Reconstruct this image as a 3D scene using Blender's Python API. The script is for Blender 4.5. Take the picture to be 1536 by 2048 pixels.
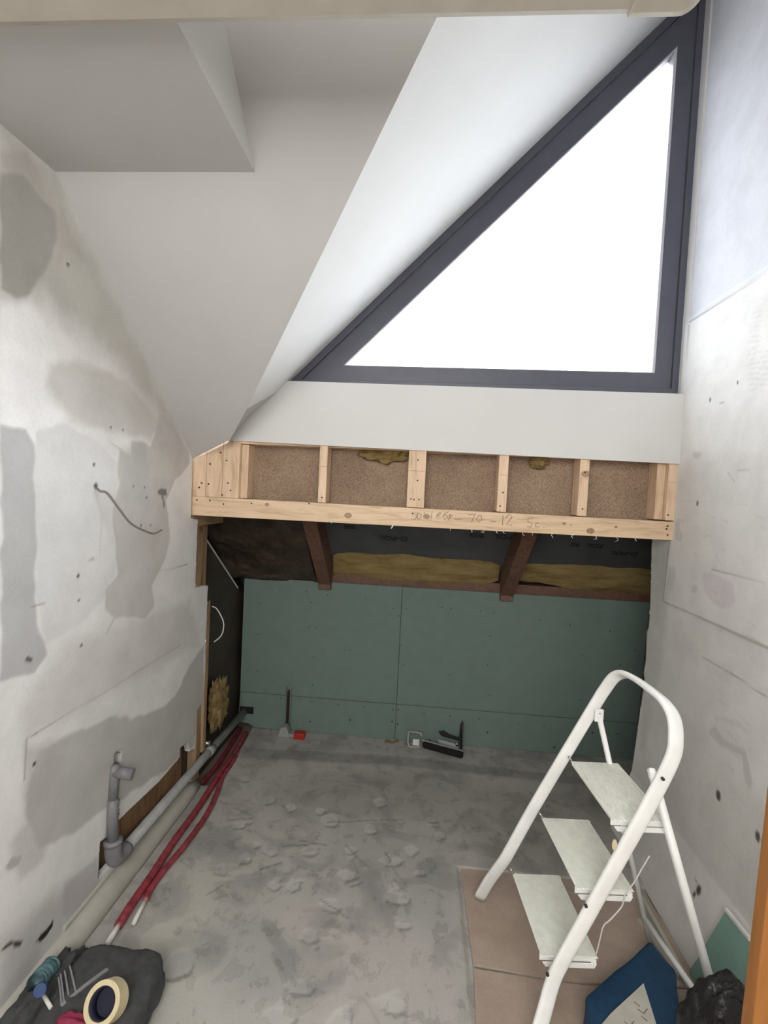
import bpy, bmesh, math, random
import numpy as np
from mathutils import Vector, Matrix, noise
D = bpy.data
for o in list(D.objects): D.objects.remove(o)
S = bpy.context.scene
COL = S.collection

# ------------------------------------------------------------ camera, world, lights, exposure
cam = D.cameras.new('camera'); co = D.objects.new('camera', cam); COL.objects.link(co)
cam.sensor_fit = 'HORIZONTAL'; cam.sensor_width = 36.0; cam.lens = 36.0 * 1005.0 / 1536.0
cam.clip_start = 0.02
co.matrix_world = Matrix([[0.995987, -0.051854, 0.072946, 0.0], [0.07486, 0.03598, -0.996545, 0.0], [0.04905, 0.998006, 0.039717, 1.65], [0.0, 0.0, 0.0, 1.0]])
S.camera = co
W = D.worlds.new('World'); S.world = W; W.use_nodes = True
bg = W.node_tree.nodes['Background']; bg.inputs[0].default_value = (0.90, 0.95, 1.0, 1)
_n, _l = W.node_tree.nodes, W.node_tree.links          # overcast sky, brighter around the veiled sun
_tc = _n.new('ShaderNodeTexCoord'); _dp = _n.new('ShaderNodeVectorMath'); _dp.operation = 'DOT_PRODUCT'
_dp.inputs[1].default_value = (0.66, 0.62, 0.42); _l.new(_tc.outputs['Generated'], _dp.inputs[0])
_mr = _n.new('ShaderNodeMapRange'); _mr.interpolation_type = 'SMOOTHSTEP'; _mr.inputs[1].default_value = .15; _mr.inputs[2].default_value = 1.0
_mr.inputs[3].default_value = 3.7; _mr.inputs[4].default_value = 13.0
_l.new(_dp.outputs['Value'], _mr.inputs[0]); _sx = _n.new('ShaderNodeSeparateXYZ'); _l.new(_tc.outputs['Generated'], _sx.inputs[0]); _gr = _n.new('ShaderNodeMapRange')
_gr.inputs[1].default_value = -.06; _gr.inputs[2].default_value = .14; _gr.inputs[3].default_value = .22; _gr.inputs[4].default_value = 1.0; _l.new(_sx.outputs[2], _gr.inputs[0])
_mu = _n.new('ShaderNodeMath'); _mu.operation = 'MULTIPLY'; _l.new(_mr.outputs[0], _mu.inputs[0]); _l.new(_gr.outputs[0], _mu.inputs[1]); _l.new(_mu.outputs[0], bg.inputs[1])
def area(name, loc, rot, sx, sy, e, c):
    l = D.lights.new(name, 'AREA'); l.shape = 'RECTANGLE'; l.size = sx; l.size_y = sy; l.energy = e; l.color = c
    o = D.objects.new(name, l); COL.objects.link(o); o.location = loc; o.rotation_euler = rot; return o
# soft fill lamp added behind the camera, tilted down to brighten floor and steps
area('rear_fill', (-0.15, -1.0, 2.15), (math.radians(60), 0, math.radians(-8)), 1.6, 1.3, 35.0, (1.0, 0.97, 0.93))
S.view_settings.view_transform = 'Standard'; S.view_settings.look = 'None'
S.view_settings.exposure = .98; S.view_settings.gamma = 1.0; S.view_settings.use_curve_mapping = False

# ------------------------------------------------------------ materials
def nodes(m):
    m.use_nodes = True; t = m.node_tree; return t, t.nodes, t.links, t.nodes['Principled BSDF']
def tex(t, kind, scale, detail=4, rough=.55, coord='Object', stretch=None, dist=0):
    n, l = t.nodes, t.links
    c = n.new('ShaderNodeTexCoord'); mp = n.new('ShaderNodeMapping'); l.new(c.outputs[coord], mp.inputs[0])
    if stretch: mp.inputs['Scale'].default_value = stretch
    x = n.new(kind); x.inputs['Scale'].default_value = scale
    if kind == 'ShaderNodeTexNoise':
        x.inputs['Detail'].default_value = detail; x.inputs['Roughness'].default_value = rough
        x.inputs['Distortion'].default_value = dist
    l.new(mp.outputs[0], x.inputs['Vector']); return x
def ramp(t, src, stops):
    r = t.nodes.new('ShaderNodeValToRGB'); e = r.color_ramp.elements
    while len(e) > 1: e.remove(e[-1])
    e[0].position = stops[0][0]; e[0].color = (*stops[0][1], 1)
    for p, c in stops[1:]:
        k = e.new(p); k.color = (*c, 1)
    t.links.new(src, r.inputs[0]); return r
def mixc(t, a, b, f=0.5, mode='MULTIPLY'):
    m = t.nodes.new('ShaderNodeMix'); m.data_type = 'RGBA'; m.blend_type = mode
    if isinstance(f, (int, float)): m.inputs[0].default_value = f
    else: t.links.new(f, m.inputs[0])
    for s, i in ((a, 6), (b, 7)):
        if isinstance(s, tuple): m.inputs[i].default_value = (*s, 1)
        else: t.links.new(s, m.inputs[i])
    return m.outputs[2]
def bump(t, p, src, strength=.3, dist=.005):
    b = t.nodes.new('ShaderNodeBump'); b.inputs['Strength'].default_value = strength; b.inputs['Distance'].default_value = dist
    t.links.new(src, b.inputs['Height']); t.links.new(b.outputs[0], p.inputs['Normal'])
def mat(name, col, rough=.6, metal=0, var=.12, scale=12, bs=.15, bd=.003, stretch=None, coat=0):
    m = D.materials.new(name); t, n, l, p = nodes(m)
    x = tex(t, 'ShaderNodeTexNoise', scale, stretch=stretch)
    a = tuple(c * (1 - var) for c in col); b = tuple(min(1, c * (1 + var)) for c in col)
    r = ramp(t, x.outputs[0], [(.3, a), (.7, b)])
    l.new(r.outputs[0], p.inputs['Base Color']); p.inputs['Roughness'].default_value = rough; p.inputs['Metallic'].default_value = metal
    p.inputs['Coat Weight'].default_value = coat
    if bs: bump(t, p, x.outputs[0], bs, bd)
    return m
def wood(name, dark, light, axis='X', scale=9, rough=.65):
    m = D.materials.new(name); t, n, l, p = nodes(m)
    st = {'X': (.12, 1, 1), 'Y': (1, .12, 1), 'Z': (1, 1, .12)}[axis]
    x = tex(t, 'ShaderNodeTexNoise', scale * 5, 6, .6, stretch=st, dist=.6)
    y = tex(t, 'ShaderNodeTexNoise', 6, 2, stretch=st)
    r = ramp(t, x.outputs[0], [(.32, dark), (.5, light), (.68, tuple(min(1, c * 1.1) for c in light))])
    r2 = ramp(t, y.outputs[0], [(.3, (.86, .84, .82)), (.7, (1, 1, 1))])
    v = tex(t, 'ShaderNodeTexVoronoi', 3.1, stretch=(1, 1, 1))
    k = ramp(t, v.outputs[0], [(0.0, (.35, .2, .1)), (.05, (.55, .38, .22)), (.09, (1, 1, 1))])
    l.new(mixc(t, mixc(t, r.outputs[0], r2.outputs[0], 1.0), k.outputs[0], .8), p.inputs['Base Color'])
    p.inputs['Roughness'].default_value = rough; bump(t, p, x.outputs[0], .2, .002); return m
def stained(name, rough=.85, fine=.06, bs=.35):
    m = D.materials.new(name); t, n, l, p = nodes(m)
    a = n.new('ShaderNodeVertexColor'); a.layer_name = 'stain_tone'
    x = tex(t, 'ShaderNodeTexNoise', 7, 8, .62); x2 = tex(t, 'ShaderNodeTexNoise', 130, 3)
    r = ramp(t, x.outputs[0], [(.35, (1 - fine * 1.6,) * 3), (.6, (1, 1, 1))])
    r2 = ramp(t, x2.outputs[0], [(.3, (1 - fine,) * 3), (.7, (1, 1, 1))])
    l.new(mixc(t, mixc(t, a.outputs[0], r.outputs[0], 1.0), r2.outputs[0], 1.0), p.inputs['Base Color'])
    p.inputs['Roughness'].default_value = rough
    s = n.new('ShaderNodeMath'); s.operation = 'ADD'; l.new(x.outputs[0], s.inputs[0]); l.new(a.outputs[0], s.inputs[1])
    bump(t, p, s.outputs[0], bs, .006); return m

M = {}
M['paint'] = mat('smooth_white_paint', (.65, .65, .64), .75, var=.02, scale=5, bs=.04)
M['paint_b'] = mat('matt_white_plasterboard', (.52, .52, .51), .85, var=.03, scale=3, bs=.05)
M['plaster'] = mat('beige_plaster', (.50, .47, .40), .85, var=.06, scale=14, bs=.3)
M['wall_stain_tone'] = stained('scraped_wall_plaster')
M['frame'] = mat('slate_window_frame', (.085, .088, .115), .42, var=.05, scale=20, bs=.03)
M['bead'] = mat('light_grey_bead', (.55, .55, .60), .3, var=.03)
M['pine'] = wood('fresh_pine', (.56, .39, .24), (.74, .56, .38), 'X')
M['pine_z'] = wood('fresh_pine_upright', (.58, .41, .26), (.76, .57, .40), 'Z')
M['old_wood'] = wood('reddish_rafter_wood', (.085, .042, .028), (.15, .078, .05), 'Y')
M['stud_old'] = wood('aged_batten_wood', (.24, .15, .08), (.38, .26, .15), 'Z')
M['lath'] = wood('rough_brown_lath', (.13, .07, .035), (.30, .17, .085), 'Z', 12)
M['orange_wood'] = wood('varnished_orange_wood', (.30, .115, .025), (.40, .165, .04), 'Z', 6, .5)
M['green'] = mat('green_plasterboard', (.155, .215, .190), .9, var=.05, scale=18, bs=.06)
M['green_light'] = mat('green_plasterboard_offcut', (.20, .33, .275), .9, var=.06, scale=18)
M['gypsum'] = mat('white_gypsum', (.75, .74, .70), .9)
M['membrane'] = mat('grey_roof_membrane', (.075, .08, .085), .7, var=.15, scale=6, bs=.5, bd=.01)
M['foil'] = mat('dark_brown_foil', (.05, .035, .025), .45, var=.4, scale=7, bs=.9, bd=.03)
M['dark'] = mat('dark_panel', (.055, .045, .035), .6, var=.3, scale=5)
M['ink'] = mat('black_print', (.015, .015, .015), .7)
M['pencil'] = mat('grey_pencil', (.22, .19, .17), .8)
M['screw'] = mat('dark_screw', (.03, .03, .03), .5)
M['pipe'] = mat('grey_plastic_pipe', (.20, .205, .215), .45, var=.15, scale=18, bs=.1)
M['pipe_dusty'] = mat('dusty_grey_pipe', (.33, .34, .33), .6, var=.2, scale=14, bs=.1)
M['hole'] = mat('dark_hole', (.006, .006, .006), .9)
M['red'] = mat('red_conduit', (.27, .038, .05), .6, var=.45, scale=30, bs=.3)
M['white_pipe'] = mat('white_inner_pipe', (.72, .70, .64), .5)
M['cream'] = mat('cream_plaster_edge', (.47, .46, .40), .9, var=.08, scale=14, bs=.4)
M['ladder'] = mat('white_ladder_enamel', (.86, .87, .85), .38, var=.07, scale=9, bs=.03)
M['tread'] = mat('ribbed_white_tread', (.84, .85, .78), .6, var=.06, scale=30)
M['chrome'] = mat('dull_chrome', (.55, .55, .55), .25, metal=1, var=.1)
M['black'] = mat('black_plastic', (.008, .008, .010), .5)
M['bristle'] = mat('black_bristles', (.006, .006, .006), .9, var=.6, scale=90, bs=1, bd=.01, stretch=(1, 1, .2))
M['clear'] = mat('grey_translucent_plastic', (.30, .31, .30), .35)
M['red_block'] = mat('red_plastic', (.40, .02, .01), .5)
M['blue'] = mat('blue_woven_sack', (.006, .042, .10), .7, var=.2, scale=40, bs=.3)
M['label'] = mat('white_label', (.50, .49, .42), .7)
M['bagblack'] = mat('black_bin_liner', (.004, .004, .005), .38, var=.5, scale=14, bs=1, bd=.02)
M['grey_fabric'] = mat('grey_felt', (.055, .057, .058), .9, var=.25, scale=40, bs=.4)
M['grey_stripe'] = mat('light_grey_stripe', (.24, .24, .24), .8)
M['tape'] = mat('cream_masking_tape', (.62, .54, .33), .7, var=.06, scale=60)
M['navy'] = mat('navy_tape_core', (.012, .014, .035), .7)
M['magenta'] = mat('magenta_plastic', (.25, .02, .06), .5)
M['teal'] = mat('teal_clear_plastic', (.10, .19, .21), .25, var=.5, scale=30, bs=.6)
M['blue_cap'] = mat('blue_cap', (.01, .05, .17), .4)
M['cable'] = mat('grey_cable', (.22, .20, .19), .6)
M['wcable'] = mat('white_cable', (.6, .6, .56), .6)
# particle board
m = D.materials.new('particle_board'); t, n, l, p = nodes(m)
x = tex(t, 'ShaderNodeTexVoronoi', 230); x2 = tex(t, 'ShaderNodeTexNoise', 4, 5)
l.new(mixc(t, ramp(t, x.outputs['Color'], [(0, (.20, .13, .085)), (.5, (.33, .24, .165)), (1, (.42, .32, .23))]).outputs[0], ramp(t, x2.outputs[0], [(.3, (.72, .70, .70)), (.6, (1, 1, 1))]).outputs[0], 1.0), p.inputs['Base Color'])
p.inputs['Roughness'].default_value = .85; M['osb'] = m
# mineral wool
m = D.materials.new('yellow_mineral_wool'); t, n, l, p = nodes(m)
x = tex(t, 'ShaderNodeTexNoise', 11, 8, .7, stretch=(.35, 1, 1.6)); x2 = tex(t, 'ShaderNodeTexNoise', 120, 3)
l.new(mixc(t, ramp(t, x.outputs[0], [(.28, (.15, .08, .02)), (.45, (.26, .18, .065)), (.62, (.31, .24, .10)), (.75, (.25, .22, .10))]).outputs[0], ramp(t, x2.outputs[0], [(.3, (.8, .8, .8)), (.7, (1, 1, 1))]).outputs[0], 1.0), p.inputs['Base Color'])
p.inputs['Roughness'].default_value = 1; bump(t, p, x.outputs[0], .8, .02); M['wool'] = m
# brown sheet
m = D.materials.new('brown_fibre_sheet'); t, n, l, p = nodes(m)
x = tex(t, 'ShaderNodeTexNoise', 5, 6); x2 = tex(t, 'ShaderNodeTexNoise', 150, 2)
l.new(mixc(t, ramp(t, x.outputs[0], [(.3, (.38, .29, .23)), (.7, (.50, .405, .33))]).outputs[0], ramp(t, x2.outputs[0], [(.3, (.9, .9, .9)), (.7, (1, 1, 1))]).outputs[0], 1.0), p.inputs['Base Color'])
p.inputs['Roughness'].default_value = .8; M['sheet'] = m
# floor screed: chipped, smeared layers
m = D.materials.new('chipped_grey_screed'); t, n, l, p = nodes(m)
a = n.new('ShaderNodeVertexColor'); a.layer_name = 'stain_tone'
x = tex(t, 'ShaderNodeTexNoise', 4.2, 7, .6, dist=.8); x2 = tex(t, 'ShaderNodeTexNoise', 10, 6, .62, dist=.35, stretch=(1, .8, 1)); x3 = tex(t, 'ShaderNodeTexNoise', 140, 3)
r = ramp(t, x.outputs[0], [(.34, (.72, .73, .75)), (.46, (.86, .85, .83)), (.50, (1, .98, .96)), (.64, (1.0, 1.0, 1.0)), (.70, (.85, .84, .83))])
r2 = ramp(t, x2.outputs[0], [(.385, (.78, .79, .79)), (.405, (.95, .95, .95)), (.56, (1, 1, 1)), (.60, (1.0, 1.0, 1.0)), (.612, (.84, .84, .83)), (.64, (.9, .9, .9))])
r3 = ramp(t, x3.outputs[0], [(.3, (.92, .92, .92)), (.7, (1, 1, 1))])
l.new(mixc(t, mixc(t, mixc(t, a.outputs[0], r.outputs[0], 1.0), r2.outputs[0], 1.0), r3.outputs[0], 1.0), p.inputs['Base Color'])
p.inputs['Roughness'].default_value = .8
bump(t, p, r2.outputs[0], .5, .008); M['floor'] = m
m = D.materials.new('window_glass'); t, n, l, p = nodes(m)
p.inputs['Transmission Weight'].default_value = 1; p.inputs['Roughness'].default_value = 0; p.inputs['IOR'].default_value = 1.02
M['glass'] = m

# ------------------------------------------------------------ mesh helpers
def link(name, bm, m, parent=None, smooth=False, ang=None):
    me = D.meshes.new(name); bmesh.ops.recalc_face_normals(bm, faces=bm.faces); bm.to_mesh(me); bm.free()
    if m: me.materials.append(M[m] if isinstance(m, str) else m)
    if smooth:
        for f in me.polygons: f.use_smooth = True
    o = D.objects.new(name, me); COL.objects.link(o)
    if parent: o.parent = parent; o.matrix_parent_inverse = Matrix.Identity(4)
    return o
def tag(o, label=None, cat=None, group=None, kind=None):
    if label: o['label'] = label
    if cat: o['category'] = cat
    if group: o['group'] = group
    if kind: o['kind'] = kind
    return o
def empty(name, loc=(0, 0, 0), label=None, cat=None, group=None, kind=None):
    o = D.objects.new(name, None); COL.objects.link(o); o.empty_display_size = .1; o['_o'] = 0; del o['_o']
    return tag(o, label, cat, group, kind)
def base(o):
    """put the Empty at the foot of its parts, the parts staying where they are"""
    pts = []
    def walk(c):
        if c.type == 'MESH': pts.extend([v.co for v in c.data.vertices])
        for k in c.children: walk(k)
    walk(o)
    mn = Vector([min(p[i] for p in pts) for i in range(3)]); mx = Vector([max(p[i] for p in pts) for i in range(3)])
    loc = Vector(((mn.x + mx.x) / 2, (mn.y + mx.y) / 2, mn.z)); o.location = loc
    for c in o.children: c.location = c.location - loc
    return o
def box(bm, x0, x1, y0, y1, z0, z1, bev=0):
    r = bmesh.ops.create_cube(bm, size=1)
    for v in r['verts']:
        v.co = Vector(((x0 + x1) / 2 + v.co.x * (x1 - x0), (y0 + y1) / 2 + v.co.y * (y1 - y0), (z0 + z1) / 2 + v.co.z * (z1 - z0)))
    if bev:
        es = list({e for v in r['verts'] for e in v.link_edges})
        bmesh.ops.bevel(bm, geom=es, offset=bev, segments=2, affect='EDGES', profile=.5)
    return bm
def B(): return bmesh.new()
def bx(name, m, x0, x1, y0, y1, z0, z1, bev=0, parent=None): return link(name, box(B(), x0, x1, y0, y1, z0, z1, bev), m, parent)
def prism(bm, pts, d, bev=0):
    """closed 3D polygon extruded by vector d"""
    a = [bm.verts.new(p) for p in pts]; d = Vector(d); b = [bm.verts.new(Vector(p) + d) for p in pts]
    n = len(pts); bm.faces.new(a); bm.faces.new(b[::-1])
    for i in range(n): bm.faces.new((a[i], b[i], b[(i + 1) % n], a[(i + 1) % n]))
    if bev: bmesh.ops.bevel(bm, geom=list({e for v in a + b for e in v.link_edges}), offset=bev, segments=2, affect='EDGES', profile=.5)
    return bm
def smooth_path(pts, n=8):
    P = [Vector(p) for p in pts]; P = [P[0] * 2 - P[1]] + P + [P[-1] * 2 - P[-2]]; out = []
    for i in range(1, len(P) - 2):
        for k in range(n):
            u = k / n; a, b, c, d = P[i - 1:i + 3]
            out.append(.5 * ((2 * b) + (c - a) * u + (2 * a - 5 * b + 4 * c - d) * u * u + (3 * b - a - 3 * c + d) * u ** 3))
    out.append(P[-2]); return out
def sweep(bm, path, prof, up=None, closed=False, scales=None):
    """prof: list of (a,b) in the (side, up) frame"""
    P = [Vector(p) for p in path]; n = len(P); rings = []; prev = None
    for i in range(n):
        tg = ((P[(i + 1) % n] if closed or i < n - 1 else P[i]) - (P[i - 1] if closed or i > 0 else P[i])).normalized()
        if up is not None: s = tg.cross(Vector(up)).normalized()
        elif prev is None:
            r = Vector((0, 0, 1)) if abs(tg.z) < .9 else Vector((1, 0, 0)); s = tg.cross(r).normalized()
        else: s = (prev - tg * prev.dot(tg)).normalized()
        prev = s; u = s.cross(tg); k = scales[i] if scales else 1
        rings.append([bm.verts.new(P[i] + s * a * k + u * b * k) for a, b in prof])
    m = len(prof)
    for i in range(n if closed else n - 1):
        A, Bq = rings[i], rings[(i + 1) % n]
        for j in range(m): bm.faces.new((A[j], A[(j + 1) % m], Bq[(j + 1) % m], Bq[j]))
    if not closed: bm.faces.new(rings[0][::-1]); bm.faces.new(rings[-1])
    return bm
def circ(r, n=12): return [(r * math.cos(2 * math.pi * i / n), r * math.sin(2 * math.pi * i / n)) for i in range(n)]
def sq(a, b, n=16, e=4):
    o = []
    for i in range(n):
        t = 2 * math.pi * (i + .5) / n; c, s = math.cos(t), math.sin(t)
        o.append((a * abs(c) ** (2 / e) * (1 if c > 0 else -1), b * abs(s) ** (2 / e) * (1 if s > 0 else -1)))
    return o
def tube(bm, path, r, n=12, sm=0, scales=None): return sweep(bm, smooth_path(path, sm) if sm else path, circ(r, n), scales=scales)
def ring_tube(bm, p0, p1, ro, ri, n=24):
    """hollow pipe end"""
    p0, p1 = Vector(p0), Vector(p1); t = (p1 - p0).normalized(); r = Vector((0, 0, 1)) if abs(t.z) < .9 else Vector((1, 0, 0))
    s = t.cross(r).normalized(); u = s.cross(t); R = []
    for c, q in ((p0, ro), (p1, ro), (p1, ri), (p0, ri)):
        R.append([bm.verts.new(c + (s * math.cos(2 * math.pi * i / n) + u * math.sin(2 * math.pi * i / n)) * q) for i in range(n)])
    for k in range(4):
        for i in range(n): bm.faces.new((R[k][i], R[k][(i + 1) % n], R[(k + 1) % 4][(i + 1) % n], R[(k + 1) % 4][i]))
    return bm
def blob(bm, c, s, seed=0, amp=.12, freq=2.0, sub=4, flat=None, rot=0, e=2.6):
    r = bmesh.ops.create_icosphere(bm, subdivisions=sub, radius=1)
    for v in r['verts']:
        d = v.co.normalized(); q = 1 / (abs(d.x) ** e + abs(d.y) ** e + abs(d.z) ** e) ** (1 / e)
        k = q * (1 + amp * noise.fractal(d * freq + Vector((seed, seed * 2.3, 0)), .8, 2.0, 4))
        p = Vector((d.x * s[0] * k, d.y * s[1] * k, d.z * s[2] * k)); p.rotate(Matrix.Rotation(rot, 3, 'Z')); p += Vector(c)
        if flat is not None and p.z < flat: p.z = flat + .0005
        v.co = p
    return bm

# ------------------------------------------------------------ painted wall grids (patches of filler, stains, scrapes and softer changes of tone)
def seg_dist(px, py, poly):
    d = np.full(px.shape, 1e9); n = len(poly); inside = np.zeros(px.shape, bool)
    for i in range(n):
        x0, y0 = poly[i]; x1, y1 = poly[(i + 1) % n]; dx, dy = x1 - x0, y1 - y0
        t = np.clip(((px - x0) * dx + (py - y0) * dy) / (dx * dx + dy * dy + 1e-12), 0, 1)
        d = np.minimum(d, np.hypot(px - x0 - t * dx, py - y0 - t * dy))
        c = ((y0 > py) != (y1 > py)) & (px < (x1 - x0) * (py - y0) / (y1 - y0 + 1e-12) + x0); inside ^= c
    return np.where(inside, -d, d)
def vnoise(x, y, seed):
    rs = np.random.RandomState(seed); T = rs.rand(64, 64)
    xi = np.floor(x).astype(int); yi = np.floor(y).astype(int); fx = x - xi; fy = y - yi
    fx = fx * fx * (3 - 2 * fx); fy = fy * fy * (3 - 2 * fy)
    g = lambda a, b: T[a % 64, b % 64]
    return (g(xi, yi) * (1 - fx) + g(xi + 1, yi) * fx) * (1 - fy) + (g(xi, yi + 1) * (1 - fx) + g(xi + 1, yi + 1) * fx) * fy
def fbm(x, y, f, seed, o=4): return sum(vnoise(x * f * 2 ** k, y * f * 2 ** k, seed + k) / 2 ** k for k in range(o)) / sum(.5 ** k for k in range(o)) - .5
def paint(u, v, basecol, patches, seed):
    """patches: (polygon, colour, strength, edge softness, edge raggedness)"""
    c = np.zeros(u.shape + (3,)) + np.array(basecol)
    c *= (1 + .10 * fbm(u, v, 2.2, seed))[..., None]
    wu = fbm(u, v, 14, seed + 9); wv = fbm(u, v, 14, seed + 19)
    for poly, col, k, soft, rag in patches:
        d = seg_dist(u + wu * rag, v + wv * rag, poly)
        w = np.clip(.5 - d / (2 * soft), 0, 1); w = w * w * (3 - 2 * w) * k
        c = c * (1 - w[..., None]) + np.array(col) * w[..., None]
    return c
def line_poly(a, b, w):
    dx, dy = b[0] - a[0], b[1] - a[1]; L = math.hypot(dx, dy); nx, ny = -dy / L * w, dx / L * w
    return [(a[0] + nx, a[1] + ny), (b[0] + nx * .5, b[1] + ny * .5), (b[0] - nx * .5, b[1] - ny * .5), (a[0] - nx, a[1] - ny)]
def grid_mesh(name, us, vs, pos, col, cuts, material, rim=None, keep=None):
    U, V = np.meshgrid(us, vs, indexing='ij'); U = U.copy(); V = V.copy()
    uc = (us[:-1] + us[1:]) / 2; vc = (vs[:-1] + vs[1:]) / 2; UC, VC = np.meshgrid(uc, vc, indexing='ij')
    dead = np.zeros(UC.shape, bool)
    for poly in cuts:
        dead |= seg_dist(UC, VC, poly) < 0
        d = seg_dist(U, V, poly); h = max(us[1] - us[0], vs[1] - vs[0]) * .75
        for i, j in zip(*np.where(np.abs(d) < h)):       # snap the rim of the opening
            x, y = U[i, j], V[i, j]; best = None
            for k in range(len(poly)):
                x0, y0 = poly[k]; x1, y1 = poly[(k + 1) % len(poly)]; dx, dy = x1 - x0, y1 - y0
                t = min(1, max(0, ((x - x0) * dx + (y - y0) * dy) / (dx * dx + dy * dy + 1e-12))); q = (x0 + t * dx, y0 + t * dy); e = math.hypot(q[0] - x, q[1] - y)
                if best is None or e < best[0]: best = (e, q)
            U[i, j], V[i, j] = best[1]
    if keep is not None: dead |= ~keep(UC, VC)
    nu, nv = U.shape; P = pos(U, V).reshape(-1, 3); C = np.ones((nu * nv, 4)); C[:, :3] = np.clip(col(U, V).reshape(-1, 3), 0, 1)
    I = np.arange(nu * nv).reshape(nu, nv)
    F = np.stack([I[:-1, :-1], I[1:, :-1], I[1:, 1:], I[:-1, 1:]], -1)[~dead]
    used = np.unique(F); mp = np.full(nu * nv, -1); mp[used] = np.arange(len(used)); F = mp[F]; P = P[used]; C = C[used]
    if rim is not None:      # thickness: the rim of the sheet is drawn back by a vector
        E_ = np.concatenate([F[:, [0, 1]], F[:, [1, 2]], F[:, [2, 3]], F[:, [3, 0]]]); ks = np.sort(E_, 1)
        _, ix, ct = np.unique(ks, axis=0, return_index=True, return_counts=True); be = E_[ix[ct == 1]]
        bv = np.unique(be); m2 = np.full(len(P), -1); m2[bv] = np.arange(len(bv)) + len(P)
        F = np.concatenate([F, np.stack([be[:, 1], be[:, 0], m2[be[:, 0]], m2[be[:, 1]]], -1)]); P = np.concatenate([P, P[bv] + np.array(rim)]); C = np.concatenate([C, C[bv]])
    me = D.meshes.new(name); me.from_pydata(P.tolist(), [], F.tolist()); me.materials.append(M[material])
    a = me.color_attributes.new('stain_tone', 'FLOAT_COLOR', 'POINT'); a.data.foreach_set('color', C.astype(np.float32).ravel())
    for f in me.polygons: f.use_smooth = True
    o = D.objects.new(name, me); COL.objects.link(o)
    return o

# ============================================================ SETTING
XL = lambda z: -1.12 - .03 * np.maximum(0, 1.5 - z)
XR = lambda z: 1.17 - .03 * np.maximum(0, 1.5 - z) - .075 * np.maximum(0, .3 - z) / .3
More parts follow.
